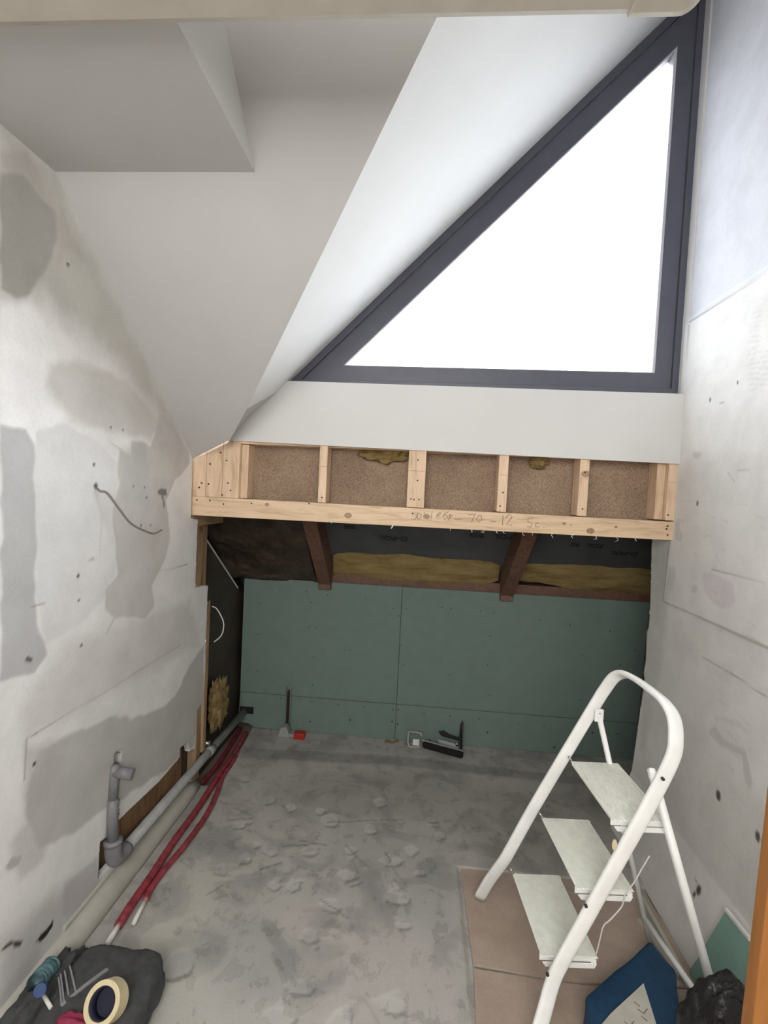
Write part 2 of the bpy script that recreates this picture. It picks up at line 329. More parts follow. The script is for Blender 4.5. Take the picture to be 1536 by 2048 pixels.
# --- left wall
WH = (.86, .855, .84); GR = (.60, .60, .585); GP = (.60, .58, .555); BG = (.47, .46, .425); PK = (.60, .575, .555); BR = (.93, .93, .93)
HL = (.03, .025, .02)
lp = [
 ([(1.2391, 2.5421), (1.4318, 2.5447), (1.6453, 2.3828), (1.9718, 2.1352), (2.3751, 1.7839), (2.1736, 1.8573), (1.8378, 2.0252), (1.6303, 2.112), (1.4872, 2.1296), (1.4041, 2.1587), (1.249, 2.0999)], (.50, .49, .445), .75, .07, .05),  # soft beige-grey band below the sloping top edge
 ([(1.2417, 2.4256), (1.3052, 2.4589), (1.34, 2.4536), (1.3864, 2.4328), (1.4396, 2.427), (1.4543, 2.3546), (1.4166, 2.2643), (1.3742, 2.2034), (1.3482, 2.1513), (1.2967, 2.1286), (1.2483, 2.1317)], (.43, .42, .39), 1, .008, .02),
 ([(1.3205, 2.5279), (1.3659, 2.4966), (1.4363, 2.4036), (1.4721, 2.4522), (1.5227, 2.3883), (1.571, 2.3489), (1.4802, 2.3375), (1.4519, 2.2358), (1.4584, 2.3566), (1.4354, 2.432), (1.3767, 2.4412), (1.322, 2.4693), (1.2416, 2.4318), (1.2406, 2.4748)], (.54, .51, .48), .8, .012, .02),
 ([(1.2493, 2.0872), (1.3485, 2.1376), (1.4477, 2.0421), (1.4934, 1.9481), (1.4225, 1.8734), (1.497, 1.8407), (1.5006, 1.7323), (1.3975, 1.7233), (1.2562, 1.777)], BR, .9, .02, .03),  # paler area on the near part of the wall
 ([(1.3772, 1.7647), (1.498, 1.8099), (1.6437, 1.7787), (1.7899, 1.7019), (1.7814, 1.5536), (1.7571, 1.4623), (1.8002, 1.327), (1.736, 1.2077), (1.5824, 1.139), (1.4489, 1.1287), (1.4009, 1.309), (1.3825, 1.577)], (.77, .77, .765), .9, .008, .03),
 ([(1.4293, 1.9779), (1.5358, 2.0206), (1.8061, 2.0181), (2.1058, 1.8924), (1.9899, 1.8156), (1.7103, 1.8211), (1.5429, 1.8239), (1.4216, 1.9026)], (.60, .58, .54), .7, .02, .04),
 ([(1.2562, 1.7796), (1.3403, 1.7744), (1.3743, 1.7357), (1.3825, 1.577), (1.3969, 1.4587), (1.3902, 1.3557), (1.4139, 1.2003), (1.4617, 1.0933), (1.4135, 1.0553), (1.2864, 1.0731)], (.54, .54, .54), 1, .006, .025),
 ([(1.7119, 1.786), (1.7873, 1.7571), (1.7754, 1.6827), (1.793, 1.6371), (1.7537, 1.4993), (1.7792, 1.3861), (1.8038, 1.2885), (1.7385, 1.244), (1.7393, 1.17), (1.8194, 1.1224), (2.0158, 1.0737), (2.0912, 1.1101), (2.0603, 1.2036), (2.1542, 1.2992), (2.1883, 1.3858), (2.1478, 1.5676), (2.2096, 1.6578), (2.3419, 1.7334), (2.3376, 1.7929), (2.1707, 1.9013), (2.0607, 1.9494), (2.0272, 1.8403), (1.9911, 1.7953), (1.8656, 1.8023), (1.8585, 1.7442)], GP, .9, .006, .025),
 ([(1.7873, 1.7571), (1.9539, 1.7917), (1.998, 1.6726), (1.9859, 1.549), (1.8118, 1.5717)], (.55, .55, .53), .6, .02, .03),
 ([(1.9922, 1.7749), (2.1131, 1.7746), (2.1823, 1.7243), (2.1642, 1.6566), (1.998, 1.6726), (2.0544, 1.717)], (.66, .64, .58), .8, .006, .02),
 ([(1.5379, 1.1016), (1.8722, 1.0795), (2.4296, 1.0601), (2.584, 0.7834), (1.8964, 0.8305), (1.5344, 0.837), (1.4061, 0.8662), (1.3624, 0.9623)], (.64, .615, .59), .6, .04, .03),
 ([(2.6359, 0.7676), (2.4772, 0.7113), (2.3316, 0.6129), (2.237, 0.6036), (1.9475, 0.6645), (1.8557, 0.7365), (1.6632, 0.7586), (1.5381, 0.7849), (1.4506, 0.7968), (1.4113, 0.7239), (1.4033, 0.6041), (1.473, 0.4593), (1.6387, 0.411), (1.9087, 0.3509), (2.2305, 0.2708), (2.6028, 0.2254), (2.7024, 0.3187)], (.47, .47, .44), .75, .01, .03),
 ([(1.3883, 0.8445), (1.5147, 0.7966), (1.5782, 0.5572), (1.4978, 0.4078), (1.3954, 0.422), (1.3499, 0.5642), (1.4043, 0.5878)], (.52, .49, .475), .6, .02, .03),
 ([(1.3392, 0.5042), (1.3617, 0.5176), (1.4005, 0.4933), (1.3884, 0.4743), (1.3547, 0.4816)], (.45, .43, .42), .8, .004, .01),
 ([(1.3301, 0.2927), (1.5074, 0.2655), (1.6537, 0.2172), (1.8035, 0.0984), (1.8204, -0.0976), (1.6777, -0.0936), (1.4686, -0.1165), (1.3455, 0.0193)], (.47, .44, .42), .6, .05, .03),
 ([(1.6016, 0.2405), (1.7792, 0.2064), (1.8091, 0.0336), (1.6961, 0.0129), (1.5971, 0.1368)], (.44, .42, .43), .5, .015, .02),
]
def LL(a, b, w, c=(.30, .28, .26), k=.8): lp.append((line_poly(a, b, w), c, k, .003, .0))
for a, b, w, k in [((2.3513, 0.8542), (1.738, 0.8543), 0.0025, 0.6), ((1.738, 0.8543), (1.4363, 0.8594), 0.0025, 0.6), ((1.4363, 0.8594), (1.391, 0.863), 0.003, 0.9), ((1.391, 0.863), (1.3933, 0.7344), 0.003, 0.7), ((2.377, 1.2499), (2.1165, 1.2532), 0.003, 0.8), ((1.44, 1.2599), (1.3809, 1.2625), 0.003, 0.7), ((1.6607, 1.3696), (1.6319, 1.3682), 0.004, 0.8), ((2.6655, 0.3072), (2.5343, 0.2928), 0.003, 0.7), ((1.651, 1.5995), (1.6895, 1.5203), 0.004, 0.25), ((1.6895, 1.5203), (1.6958, 1.3419), 0.004, 0.2), ((1.8034, 1.1264), (1.7537, 1.0734), 0.004, 0.5)]: LL(a, b, w, k=k)
for c, r in [((1.7299, 1.8325), 0.005), ((1.8024, 1.8327), 0.005), ((1.6419, 1.6952), 0.007), ((1.6554, 1.6219), 0.012), ((1.8815, 1.6235), 0.005), ((1.9596, 1.6206), 0.005), ((1.9767, 1.5799), 0.006), ((1.9441, 1.4671), 0.006), ((2.0156, 1.4647), 0.005), ((1.4945, 2.3005), 0.006), ((1.3813, 1.1074), 0.008), ((1.3931, 1.1004), 0.008), ((1.5853, 1.3206), 0.007), ((1.5944, 1.2361), 0.006), ((1.6197, 1.075), 0.007), ((1.4284, 0.7643), 0.008)]:
    lp.append(([(c[0] + r * math.cos(t), c[1] + r * math.sin(t)) for t in (0, 1.05, 2.1, 3.14, 4.2, 5.2)], (.06, .055, .05), .95, .003, 0))
for pp in [[(2.0609, 1.607), (2.089, 1.6179), (2.1361, 1.614), (2.1508, 1.5898), (2.108, 1.5833), (2.066, 1.59)], [(2.108, 1.5833), (2.1267, 1.5569), (2.1279, 1.5371), (2.115, 1.5374), (2.1093, 1.5616), (2.087, 1.5835)]]: lp.append((pp, (.16, .15, .13), .85, .004, .02))
lp.append(([(1.4724, 0.1483), (1.4972, 0.1592), (1.524, 0.1521), (1.5528, 0.1613), (1.5476, 0.1361), (1.5211, 0.1289), (1.4946, 0.1328), (1.4804, 0.1543)], (.012, .01, .01), 1, .003, .01))
lp.append(([(1.3319, 0.2607), (1.3717, 0.2544), (1.3819, 0.2388), (1.4199, 0.21), (1.4089, 0.1993), (1.3852, 0.2153), (1.3765, 0.2359), (1.3468, 0.2467)], (.06, .045, .04), 1, .004, .01))
lcuts = [[(3.2, 2.1), (2.3733, 2.1), (2.3733, 1.808), (2.3838, 1.4739), (2.4624, 1.4649), (2.4834, 1.1161), (2.6378, 1.0955), (2.6499, 0.9301), (2.6616, 0.7234), (2.6891, 0.4961), (2.7024, 0.3187), (2.6723, 0.304), (2.6627, 0.1948), (2.5381, 0.223), (2.5061, 0.2907), (2.4283, 0.2986), (2.4291, 0.2513), (2.2341, 0.2397), (1.91, 0.2665), (1.9087, 0.3509), (1.8948, 0.5678), (1.855, 0.5703), (1.8595, 0.2408), (1.7863, 0.2623), (1.793, 0.1146), (1.8207, 0.1109), (2.0957, 0.1038), (2.3485, 0.0763), (2.4406, 0.0795), (2.4656, 0.0112), (2.5997, 0.0316), (2.5997, -0.0), (2.6197, -0.2), (3.2, -0.2)]]
us = np.arange(.60, 2.74, .0065); vs = np.arange(-.012, 2.62, .0065)
# the real end of the wall
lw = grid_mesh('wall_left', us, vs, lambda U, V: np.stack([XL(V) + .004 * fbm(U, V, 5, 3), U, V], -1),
    lambda U, V: paint(U, V, WH, lp, 5), lcuts, 'wall_stain_tone', (-.025, 0, 0), keep=lambda U, V: (V < 2.58) & (V < 2.56 + .02 - np.maximum(0, U - 1.432) * .79))
tag(lw, kind='structure')
# --- rest of the left wall, beside and behind the photographer
tag(bx('wall_left', 'paint_b', -1.26, -1.135, -1.6, .602, 0, 2.62), kind='structure')
# --- right wall
rp = [
 ([(2.3897, 2.4798), (1.8885, 2.4849), (1.4565, 2.4901), (1.5536, 3.4894), (2.4847, 4.6213), (2.4824, 3.9659), (2.4841, 3.0731), (2.4811, 2.4758)], (.50, .51, .55), 1, .006, .0),
 ([(2.3887, 2.4728), (1.8879, 2.4795), (1.816, 1.8575), (2.0962, 1.8818), (2.2709, 2.1112), (2.4076, 2.3623)], (.80, .80, .785), .8, .02, .01),
 ([(2.4003, 1.8397), (2.0962, 1.8818), (1.816, 1.8575), (1.6749, 0.8827), (2.0145, 0.5859), (2.4258, 0.4922), (2.4796, 1.4399)], (.74, .725, .70), .8, .06, .05),
 ([(2.28, 1.8869), (2.2409, 1.888), (2.209, 1.8769), (2.225, 1.855), (2.2685, 1.8602)], GR, .8, .004, .02),
 ([(2.3774, 1.584), (2.3468, 1.5857), (2.3363, 1.5414), (2.3126, 1.5254), (2.3172, 1.4983), (2.3747, 1.502), (2.385, 1.5424)], (.42, .42, .40), .9, .003, .01),
 ([(2.4065, 1.3666), (2.3634, 1.3798), (2.3379, 1.3427), (2.3503, 1.2723), (2.3818, 1.2477), (2.4037, 1.2854)], (.44, .43, .41), .7, .006, .02),
 ([(2.2045, 1.3004), (2.1793, 1.3305), (2.1463, 1.3157), (2.158, 1.2989), (2.1945, 1.2895)], (.42, .41, .39), .7, .004, .02),
 ([(2.1214, 1.3779), (2.0622, 1.3974), (1.9309, 1.3717), (1.9058, 1.312), (1.9753, 1.2777), (2.0411, 1.2825), (2.0981, 1.3107)], (.46, .43, .44), .75, .008, .03),
 ([(2.3667, 1.1307), (2.1678, 1.1917), (2.0439, 1.1131), (2.0964, 1.0151), (2.3015, 1.0347)], (.50, .49, .46), .6, .02, .05),
 ([(2.1037, 1.0538), (1.8817, 1.0892), (1.8987, 1.0184), (2.023, 1.0008)], (.48, .46, .45), .6, .01, .03),
 ([(1.9912, 0.7931), (1.9586, 0.832), (1.8914, 0.8075), (1.7809, 0.8276), (1.7291, 0.7522), (1.7355, 0.714), (1.7694, 0.7287), (1.803, 0.7983), (1.9165, 0.776)], (.42, .40, .385), .8, .005, .02),
 ([(1.9705, 0.8614), (1.8228, 0.9135), (1.7647, 0.8881), (1.8132, 0.8894), (1.9692, 0.8542)], (.66, .65, .62), .8, .004, .01),
 ([(1.8607, 0.4674), (1.8235, 0.4606), (1.7442, 0.4564), (1.6769, 0.44), (1.6936, 0.4351), (1.7683, 0.4382), (1.842, 0.4473)], (.68, .67, .63), .7, .003, .01),
 ([(2.6281, 1.3978), (2.4141, 1.4705), (2.3851, 1.2191), (2.4274, 0.7329), (2.4736, 0.4673), (2.5235, 0.4414)], (.36, .37, .34), .5, .03, .04),
 ([(2.4924, 0.3074), (2.0353, 0.6952), (1.6506, 0.7326), (1.5482, 0.0987), (2.4191, -0.4884)], (.66, .645, .60), .6, .12, .05),
 ([(2.5882, 1.4653), (2.4871, 1.4751), (2.4498, 1.2531), (2.4629, 1.0822), (2.492, 1.0746)], (.42, .42, .40), .5, .006, .03),
]
rp = [(q_, tuple(min(.8, v_ * 1.42) for v_ in c_) if max(c_) < .56 else c_, k_, so_, ra_) for q_, c_, k_, so_, ra_ in rp]
def RL(a, b, w, c=(.32, .30, .28), k=.8): rp.append((line_poly(a, b, w), c, k, .003, .0))
for a, b, w, k in [((2.3897, 2.4798), (1.8883, 2.4831), 0.003, 0.85), ((2.0709, 1.408), (1.7595, 1.4063), 0.003, 0.7), ((2.0848, 1.0497), (1.9048, 1.0533), 0.003, 0.6), ((1.9048, 1.0533), (1.701, 1.0441), 0.003, 0.7), ((1.8199, 1.2165), (1.7277, 1.2093), 0.003, 0.3), ((2.3881, 2.4682), (2.3878, 2.3121), 0.004, 0.8), ((2.1096, 2.0656), (2.0769, 2.0675), 0.003, 0.6), ((1.96, 1.7961), (1.8862, 1.7926), 0.003, 0.4), ((2.0135, 1.7891), (1.9691, 1.75), 0.003, 0.4), ((2.0516, 1.4682), (2.0128, 1.4342), 0.003, 0.3), ((2.446, 1.6789), (1.8877, 1.6678), 0.002, 0.15), ((1.955, 0.2378), (1.8969, 0.2163), 0.003, 0.9)]: RL(a, b, w, k=k)
for c, r in [((2.0004, 2.1265), 0.006), ((2.1754, 2.0935), 0.007), ((2.2148, 1.6648), 0.008), ((1.8933, 0.5961), 0.016), ((1.6781, 0.5953), 0.014), ((1.9137, 0.2179), 0.014), ((1.9257, 0.1925), 0.008)]:
    rp.append(([(c[0] + r * math.cos(t), c[1] + 1.3 * r * math.sin(t)) for t in (0, 1.05, 2.1, 3.14, 4.2, 5.2)], (.04, .035, .03), .9, .004, .012))
rs = random.Random(4)
for i in range(46):      # short trowel marks left by old tile adhesive
    a = (1.75 + rs.random() * .8, .6 + rs.random() * 1.1); L = .02 + rs.random() * .05
    RL(a, (a[0] + L, a[1] + L * (rs.random() - .5) * .5), .002 + rs.random() * .005, (.58, .57, .55), .4)
for a in [(1.9176, 2.3302), (1.9283, 2.2841), (1.9123, 2.2402), (1.9293, 2.2005), (1.9067, 2.1467), (1.9128, 2.1073), (1.8627, 2.1741), (1.8608, 2.1132)]:
    for k in range(4): RL((a[0] - .03, a[1] + k * .018 - .03), (a[0] + .03, a[1] + k * .018 - .02), .003, (.62, .62, .61), .5)
rcuts = [[(3.2, 1.49), (2.6251, 1.49), (2.6251, 1.4592), (2.5747, 1.1587), (2.5652, 1.0427), (2.5825, 1.0203), (2.5618, 0.8798), (2.5694, 0.8138), (2.5509, 0.7826), (2.5658, 0.6242), (2.5757, 0.4658), (2.5858, 0.357), (2.5936, 0.2877), (2.5849, 0.1493), (2.5949, -0.2), (3.2, -0.2)]]
us = np.arange(.95, 2.76, .007); vs = np.arange(-.012, 4.1, .007)
def rpos(U, V):
    x = XR(V) + .004 * fbm(U, V, 5, 13) - .010 * ((V < 2.505) & (U < 2.43) & (V > 1.2))
    return np.stack([x, U, V], -1)
rw = grid_mesh('wall_right', us, vs, rpos, lambda U, V: paint(U, V, (.82, .81, .79), rp, 25), rcuts, 'wall_stain_tone', (.05, 0, 0))
tag(rw, kind='structure')
tag(bx('wall_right', 'paint_b', 1.17, 1.27, -1.6, .952, 0, 4.1), kind='structure')
tag(bx('wall_back', 'paint_b', -1.26, 1.27, -1.7, -1.6, 0, 4.1), kind='structure')
# --- floor
hx = [(0.2475, 2.3379), (0.2445, 1.5321)]
fp = [
 ([(-1.0023, 3.0601), (-0.0517, 3.122), (1.3582, 3.047), (1.4628, 3.3021), (-0.0934, 3.31), (-1.069, 3.3014)], (.42, .415, .40), .7, .008, .01),
 ([(-1.015, 2.9184), (-0.0457, 2.9822), (1.2583, 2.9397), (1.2877, 3.0149), (-0.0507, 3.0978), (-1.0244, 3.0311)], (.30, .295, .285), .8, .02, .01),
 ([(-0.7126, 2.7263), (-0.3378, 2.8904), (0.2525, 2.9327), (0.7919, 2.7726), (0.8842, 2.3954), (0.4327, 2.2052), (0.1276, 2.5029), (-0.2736, 2.443), (-0.6385, 2.4676)], (.33, .32, .30), .7, .08, .10),
 ([(-0.8431, 1.4016), (-0.561, 1.4354), (-0.7424, 1.7658), (-0.7142, 2.1046), (-0.9015, 2.0195), (-0.9479, 1.7175)], (.54, .53, .47), .6, .06, .08),
 ([(-0.4673, 1.8704), (-0.0024, 1.9813), (0.1791, 1.6155), (0.2367, 1.5312), (-0.3499, 1.4608)], (.50, .47, .44), .6, .08, .08),
 ([(-0.7332, 1.7454), (-0.5366, 1.8378), (-0.3492, 1.7126), (-0.3703, 1.5319), (-0.602, 1.5699)], (.37, .375, .36), .6, .05, .08),
 ([(-0.2736, 2.443), (0.2251, 2.4411), (0.2039, 1.8896), (-0.0354, 1.8583), (-0.3669, 2.1536)], (.38, .38, .365), .5, .05, .09),
]
rs = random.Random(11)
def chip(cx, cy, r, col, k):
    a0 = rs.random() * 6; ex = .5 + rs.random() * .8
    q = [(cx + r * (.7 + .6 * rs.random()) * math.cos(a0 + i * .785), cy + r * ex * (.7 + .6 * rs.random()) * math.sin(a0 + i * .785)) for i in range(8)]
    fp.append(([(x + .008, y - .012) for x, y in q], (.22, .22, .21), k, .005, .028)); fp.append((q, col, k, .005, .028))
for (x, y), r in [((-0.904, 2.6957), 0.05), ((-0.7131, 2.5404), 0.06), ((-0.7966, 2.3273), 0.05), ((-0.6033, 2.1829), 0.07), ((-0.698, 2.1222), 0.05), ((-0.4373, 2.4981), 0.05), ((-0.1361, 2.6075), 0.05), ((-0.3723, 2.4283), 0.06), ((-0.5937, 2.495), 0.04), ((-0.2436, 2.2343), 0.06), ((-0.2434, 2.0823), 0.08), ((-0.0568, 2.1973), 0.06), ((-0.024, 2.0039), 0.07), ((0.1743, 2.3972), 0.05), ((0.1276, 2.5029), 0.06), ((0.0314, 2.2736), 0.05), ((-0.5326, 1.9874), 0.05), ((-0.4511, 1.9985), 0.05), ((-0.777, 2.0368), 0.05), ((-0.2787, 1.9195), 0.06), ((0.0027, 1.8633), 0.05), ((-0.3186, 1.5879), 0.06), ((-0.3273, 1.7768), 0.05), ((-0.7572, 1.6039), 0.07), ((-0.3574, 1.4867), 0.08), ((-0.0165, 1.559), 0.09), ((-0.1688, 1.4944), 0.08), ((-0.6803, 2.2044), 0.03), ((-0.1665, 2.3835), 0.05), ((0.0781, 2.1412), 0.04), ((-0.4244, 2.2084), 0.05)]:
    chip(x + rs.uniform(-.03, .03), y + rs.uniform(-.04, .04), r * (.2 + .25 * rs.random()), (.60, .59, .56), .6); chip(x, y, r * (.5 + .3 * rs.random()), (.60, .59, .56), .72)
for (x0, y0), (x1, y1), w_ in [((-0.3811, 2.4078), (-0.1239, 2.4614), 0.005), ((-0.1239, 2.4614), (0.1328, 2.5115), 0.003), ((-0.5433, 2.2175), (-0.3643, 2.2566), 0.004), ((-0.8693, 2.453), (-0.7377, 2.3891), 0.004), ((-0.3228, 1.9383), (-0.1912, 1.8696), 0.004), ((-0.6372, 2.5093), (-0.5988, 2.4655), 0.006), ((-0.8696, 2.354), (-0.7534, 2.3829), 0.004), ((-0.6095, 2.0601), (-0.5265, 2.1159), 0.006), ((-0.2713, 2.2633), (-0.1399, 2.1255), 0.004), ((-0.0826, 2.241), (-0.007, 2.0867), 0.004), ((-0.2125, 2.0177), (-0.1641, 2.0513), 0.006), ((-0.7832, 1.9014), (-0.7246, 1.9611), 0.004), ((-0.4851, 2.2662), (-0.3504, 2.2453), 0.003), ((-0.4912, 2.7617), (-0.2632, 2.7682), 0.003)]:
    fp.append((line_poly((x0, y0), (x1, y1), w_), (.14, .14, .135), .7, .004, .02))
fc = [[(-1.0992, 3.4102), (-1.0738, 3.3154), (-1.0462, 3.0027), (-1.0481, 2.9071), (-1.0798, 2.862), (-1.0547, 2.7473), (-1.0819, 2.7071), (-1.0603, 2.6223), (-1.2313, 2.5952), (-1.591, 3.3202)]]
def fz(U, V):
    drop = ((U > hx[0][0] + (V - hx[0][1]) * (hx[1][0] - hx[0][0]) / (hx[1][1] - hx[0][1])) & (V < 2.1991)) * -.014
    return np.stack([U, V, drop + .004 * fbm(U, V, 3, 41) + .003 * fbm(U, V, 16, 47)], -1)
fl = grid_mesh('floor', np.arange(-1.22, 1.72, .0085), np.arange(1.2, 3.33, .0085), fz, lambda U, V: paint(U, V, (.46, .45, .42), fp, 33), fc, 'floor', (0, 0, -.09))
tag(fl, kind='structure')
tag(bx('floor', 'sheet', -1.26, 1.75, -1.7, 4.1, -.16, -.10), kind='structure')
tag(bx('floor', 'sheet', -1.26, 1.27, -1.7, 1.21, -.10, .0), kind='structure')
# --- sloped and flat ceilings
def shell(name, polys, m='paint_b', t=.02, up=True):
    bm = B()
    for pts in polys: bm.faces.new([bm.verts.new(p) for p in pts])
    bmesh.ops.remove_doubles(bm, verts=bm.verts, dist=.0005)
    me = D.meshes.new(name); bm.to_mesh(me); bm.free(); me.materials.append(M[m]); o = D.objects.new(name, me); COL.objects.link(o)
    tag(o, kind='structure'); return o
a, c, dd = [[-0.8961, 2.2745, 1.8551], [-0.7692, 2.1244, 1.9771], [-0.0259, 1.1958, 2.732]]       # edge where the main slope meets the window bay
rs_ = .813; Bz = lambda y: 2.54 + rs_ * (1.432 - y)
b = (-.52, 1.432, 2.54); g = (-1.125, 1.432, 2.54); k = (-1.125, 2.385, Bz(2.385))
t_ = (1.18 - dd[0]) / (dd[0] - c[0]); E1 = tuple(dd[i] + t_ * (dd[i] - c[i]) for i in range(3)); e = (-.52, E1[1], E1[2]); TZ = E1[2]
shell('ceiling', [[g, b, e, E1, dd, c, a, k]])
p1_, p2_, p3_, p4_ = (-.953, 2.395, 1.863), (-.857, 2.395, 1.983), (-1.14, 2.398, k[2]), (-.706, 2.47, 2.143)
shell('ceiling', [[c, a, p1_, p2_], [a, k, p3_, p1_], [c, p2_, p4_]])
shell('ceiling', [[(-1.3, -1.6, 2.54), (-.52, -1.6, 2.54), b, (-1.3, 1.432, 2.54)]])
shell('ceiling', [[b, e, (-.52, -1.6, TZ), (-.52, -1.6, 2.54)]], 'paint')
shell('ceiling', [[(-.52, -1.6, TZ), (1.2, -1.6, TZ), (1.2, E1[1], TZ), (-.52, E1[1], TZ)]])
# slope over the window bay: runs from the window's raking edge to the main slope
bm = B(); w0 = Vector((-.706, 2.56, 2.143)); w1 = Vector((1.18, 2.56, 4.052)); c0 = Vector(c); c1 = Vector(E1); NI = 24; G_ = []
w0p = Vector((-.706, 2.386, 2.143)); w1p = Vector((1.18, 2.386, 4.052))
for i in range(NI + 1):
    u_ = i / NI; G_.append([bm.verts.new(w0.lerp(w1, u_)), bm.verts.new(w0.lerp(w1, u_) + Vector((0, -.09, 0)))] + [bm.verts.new((w0.lerp(w1, u_) + Vector((0, -.09, 0))).lerp(c0.lerp(c1, u_), q_ / 6)) for q_ in range(1, 7)])
for i in range(NI):
    for j in range(7): bm.faces.new((G_[i][j], G_[i + 1][j], G_[i + 1][j + 1], G_[i][j + 1]))
tag(link('ceiling', bm, 'paint', None, True), kind='structure')
# --- apron under the window and the reveals
bm = B(); prism(bm, [(-.953, 2.387, 1.863), (1.163, 2.387, 1.843), (1.163, 2.387, 2.160), (-.700, 2.387, 2.156), (-.869, 2.387, 1.991)], (0, .0125, 0))
tag(link('wall_front', bm, 'paint'), kind='structure')
bm = B(); prism(bm, [(-1.0, 2.53, 1.88), (1.17, 2.53, 1.88), (1.17, 2.53, 2.13), (-.72, 2.53, 2.13)], (0, .12, 0)); tag(link('wall_front', bm, 'paint_b'), kind='structure')
bm = B(); box(bm, -.70, 1.168, 2.40, 2.56, 2.145, 2.162); tag(link('window_sill', bm, 'paint'), kind='structure')
bm = B(); box(bm, 1.162, 1.18, 2.405, 2.56, 2.16, 4.06); tag(link('trim_1', bm, 'paint'), kind='structure')

# --- window
def inset(T, d):
    n = len(T); out = []
    ar = sum(T[i][0] * T[(i + 1) % n][1] - T[(i + 1) % n][0] * T[i][1] for i in range(n)); sg = 1 if ar > 0 else -1
    L = []
    for i in range(n):
        (x0, y0), (x1, y1) = T[i], T[(i + 1) % n]; l = math.hypot(x1 - x0, y1 - y0); nx, ny = -(y1 - y0) / l * sg, (x1 - x0) / l * sg
        di = d[i] if isinstance(d, (list, tuple)) else d
        L.append((x0 + nx * di, y0 + ny * di, x1 - x0, y1 - y0))
    for i in range(n):
        x0, y0, dx, dy = L[i - 1]; x1, y1, ex, ey = L[i]; den = dx * ey - dy * ex; t_ = ((x1 - x0) * ey - (y1 - y0) * ex) / den
        out.append((x0 + dx * t_, y0 + dy * t_))
    return out
def ring(bm, T0, T1, y0, y1):
    R = [[bm.verts.new((x, y, z)) for x, z in T] for T, y in ((T0, y0), (T1, y0), (T1, y1), (T0, y1))]
    for q in range(4):
        for i in range(3): bm.faces.new((R[q][i], R[q][(i + 1) % 3], R[(q + 1) % 4][(i + 1) % 3], R[(q + 1) % 4][i]))
    return bm
T0 = [(-.694, 2.153), (1.164, 2.165), (1.164, 4.030)]
win = empty('window_1', kind='structure')
T1 = inset(T0, [.030, .030, .032]); T2 = inset(T0, [.104, .104, .122]); T2b = inset(T0, [.112, .112, .130]); T3 = inset(T0, [.108, .108, .126])
link('window_frame', ring(B(), inset(T0, -.012), T1, 2.452, 2.56), 'frame', win)
link('sash', ring(B(), inset(T1, .0025), T2, 2.462, 2.54), 'frame', win)
link('glazing_bead', ring(B(), T2, inset(T0, [.108, .117, .128]), 2.468, 2.53), 'bead', win)
bm = B(); prism(bm, [(x, 2.505, z) for x, z in T3], (0, .006, 0)); link('pane', bm, 'glass', win)

# --- opening under the window: framing timber
H = 2.40
sf = empty('timber_framing', label='fresh pine stud framing with short studs above a long rail carrying pencil notes', cat='wall framing')
bm = B(); prism(bm, [(-1.135, H, 1.489), (1.165, H, 1.493), (1.165, H, 1.578), (-1.135, H, 1.583)], (0, .095, 0), .0025); rail = link('rail', bm, 'pine', sf)
def stud(x0, x1, zt0, zt1, y0=0.0, label=None):
    bm = B(); prism(bm, [(x0, H + y0, 1.584), (x1, H + y0, 1.583), (x1, H + y0, zt1), (x0, H + y0, zt0)], (0, .10, 0), .002)
    return link('stud', bm, 'pine_z', sf)
stud(-1.142, -1.062, 1.79, 1.825, .004); stud(-1.0605, -.979, 1.83, 1.875, .003); stud(-.9775, -.895, 1.875, 1.885, .001)
stud(-.500, -.461, 1.868, 1.868); stud(-.070, .013, 1.868, 1.868); stud(.355, .399, 1.868, 1.868); stud(.725, .769, 1.868, 1.868); stud(1.122, 1.166, 1.868, 1.868)
bx('rail', 'pine', -1.135, 1.165, H + .02, H + .11, 1.853, 1.895, parent=sf)
# inner jamb boards beside the bays
for x0, x1 in ((-.894, -.86), (1.085, 1.121)): bx('packer', 'pine_z', x0, x1, H + .03, H + .115, 1.585, 1.85, parent=sf)
def dot(p, r, m='screw', name='screw', parent=None, ax='Y'):
    bm = B(); q = Vector(p); d = {'Y': Vector((0, .003, 0)), 'X': Vector((.003, 0, 0)), 'Z': Vector((0, 0, .003))}[ax]
    sweep(bm, [q - d * .6, q + d], circ(r, 8)); return link(name, bm, m, parent)
for x, z in [(-1.0813, 1.6502), (-1.0932, 1.6275), (-1.0417, 1.7452), (-1.0457, 1.6469), (-0.9593, 1.766), (-0.9477, 1.6565), (-0.9337, 1.6205), (-0.9909, 1.8036), (-0.0234, 1.7124), (-0.0498, 1.623), (-0.0354, 1.6213), (-0.0116, 1.6225), (-0.0261, 1.8097), (-0.4792, 1.6088), (-0.8261, 1.5622), (-1.1011, 1.5655), (-1.0352, 1.5663), (-0.9664, 1.5526), (-0.5415, 1.5766), (-0.0391, 1.5543), (0.37, 1.611), (0.7487, 1.6164), (1.1341, 1.5578), (1.1307, 1.5438), (1.137, 1.5164), (1.1329, 1.6085), (0.3802, 1.6751), (-1.0942, 1.7992), (-0.9756, 1.5963), (0.7493, 1.7861)]:
    dot((x, H + .0005, z), .0042, 'screw', 'nail_hole', sf)
for x, z, r in [(-0.7487, 1.5612, 0.009), (-0.3486, 1.5285, 0.014), (0.0281, 1.5435, 0.012), (0.7914, 1.516, 0.014), (0.7543, 1.7793, 0.016), (0.669, 1.5444, 0.006), (0.9051, 1.5408, 0.006), (0.7012, 1.5391, 0.004)]:
    bm = B(); sweep(bm, [(x, H - .0006, z), (x, H + .003, z)], [(p_[0] * 1.35, p_[1]) for p_ in circ(r, 14)]); link('knot', bm, M['stud_old'], sf)
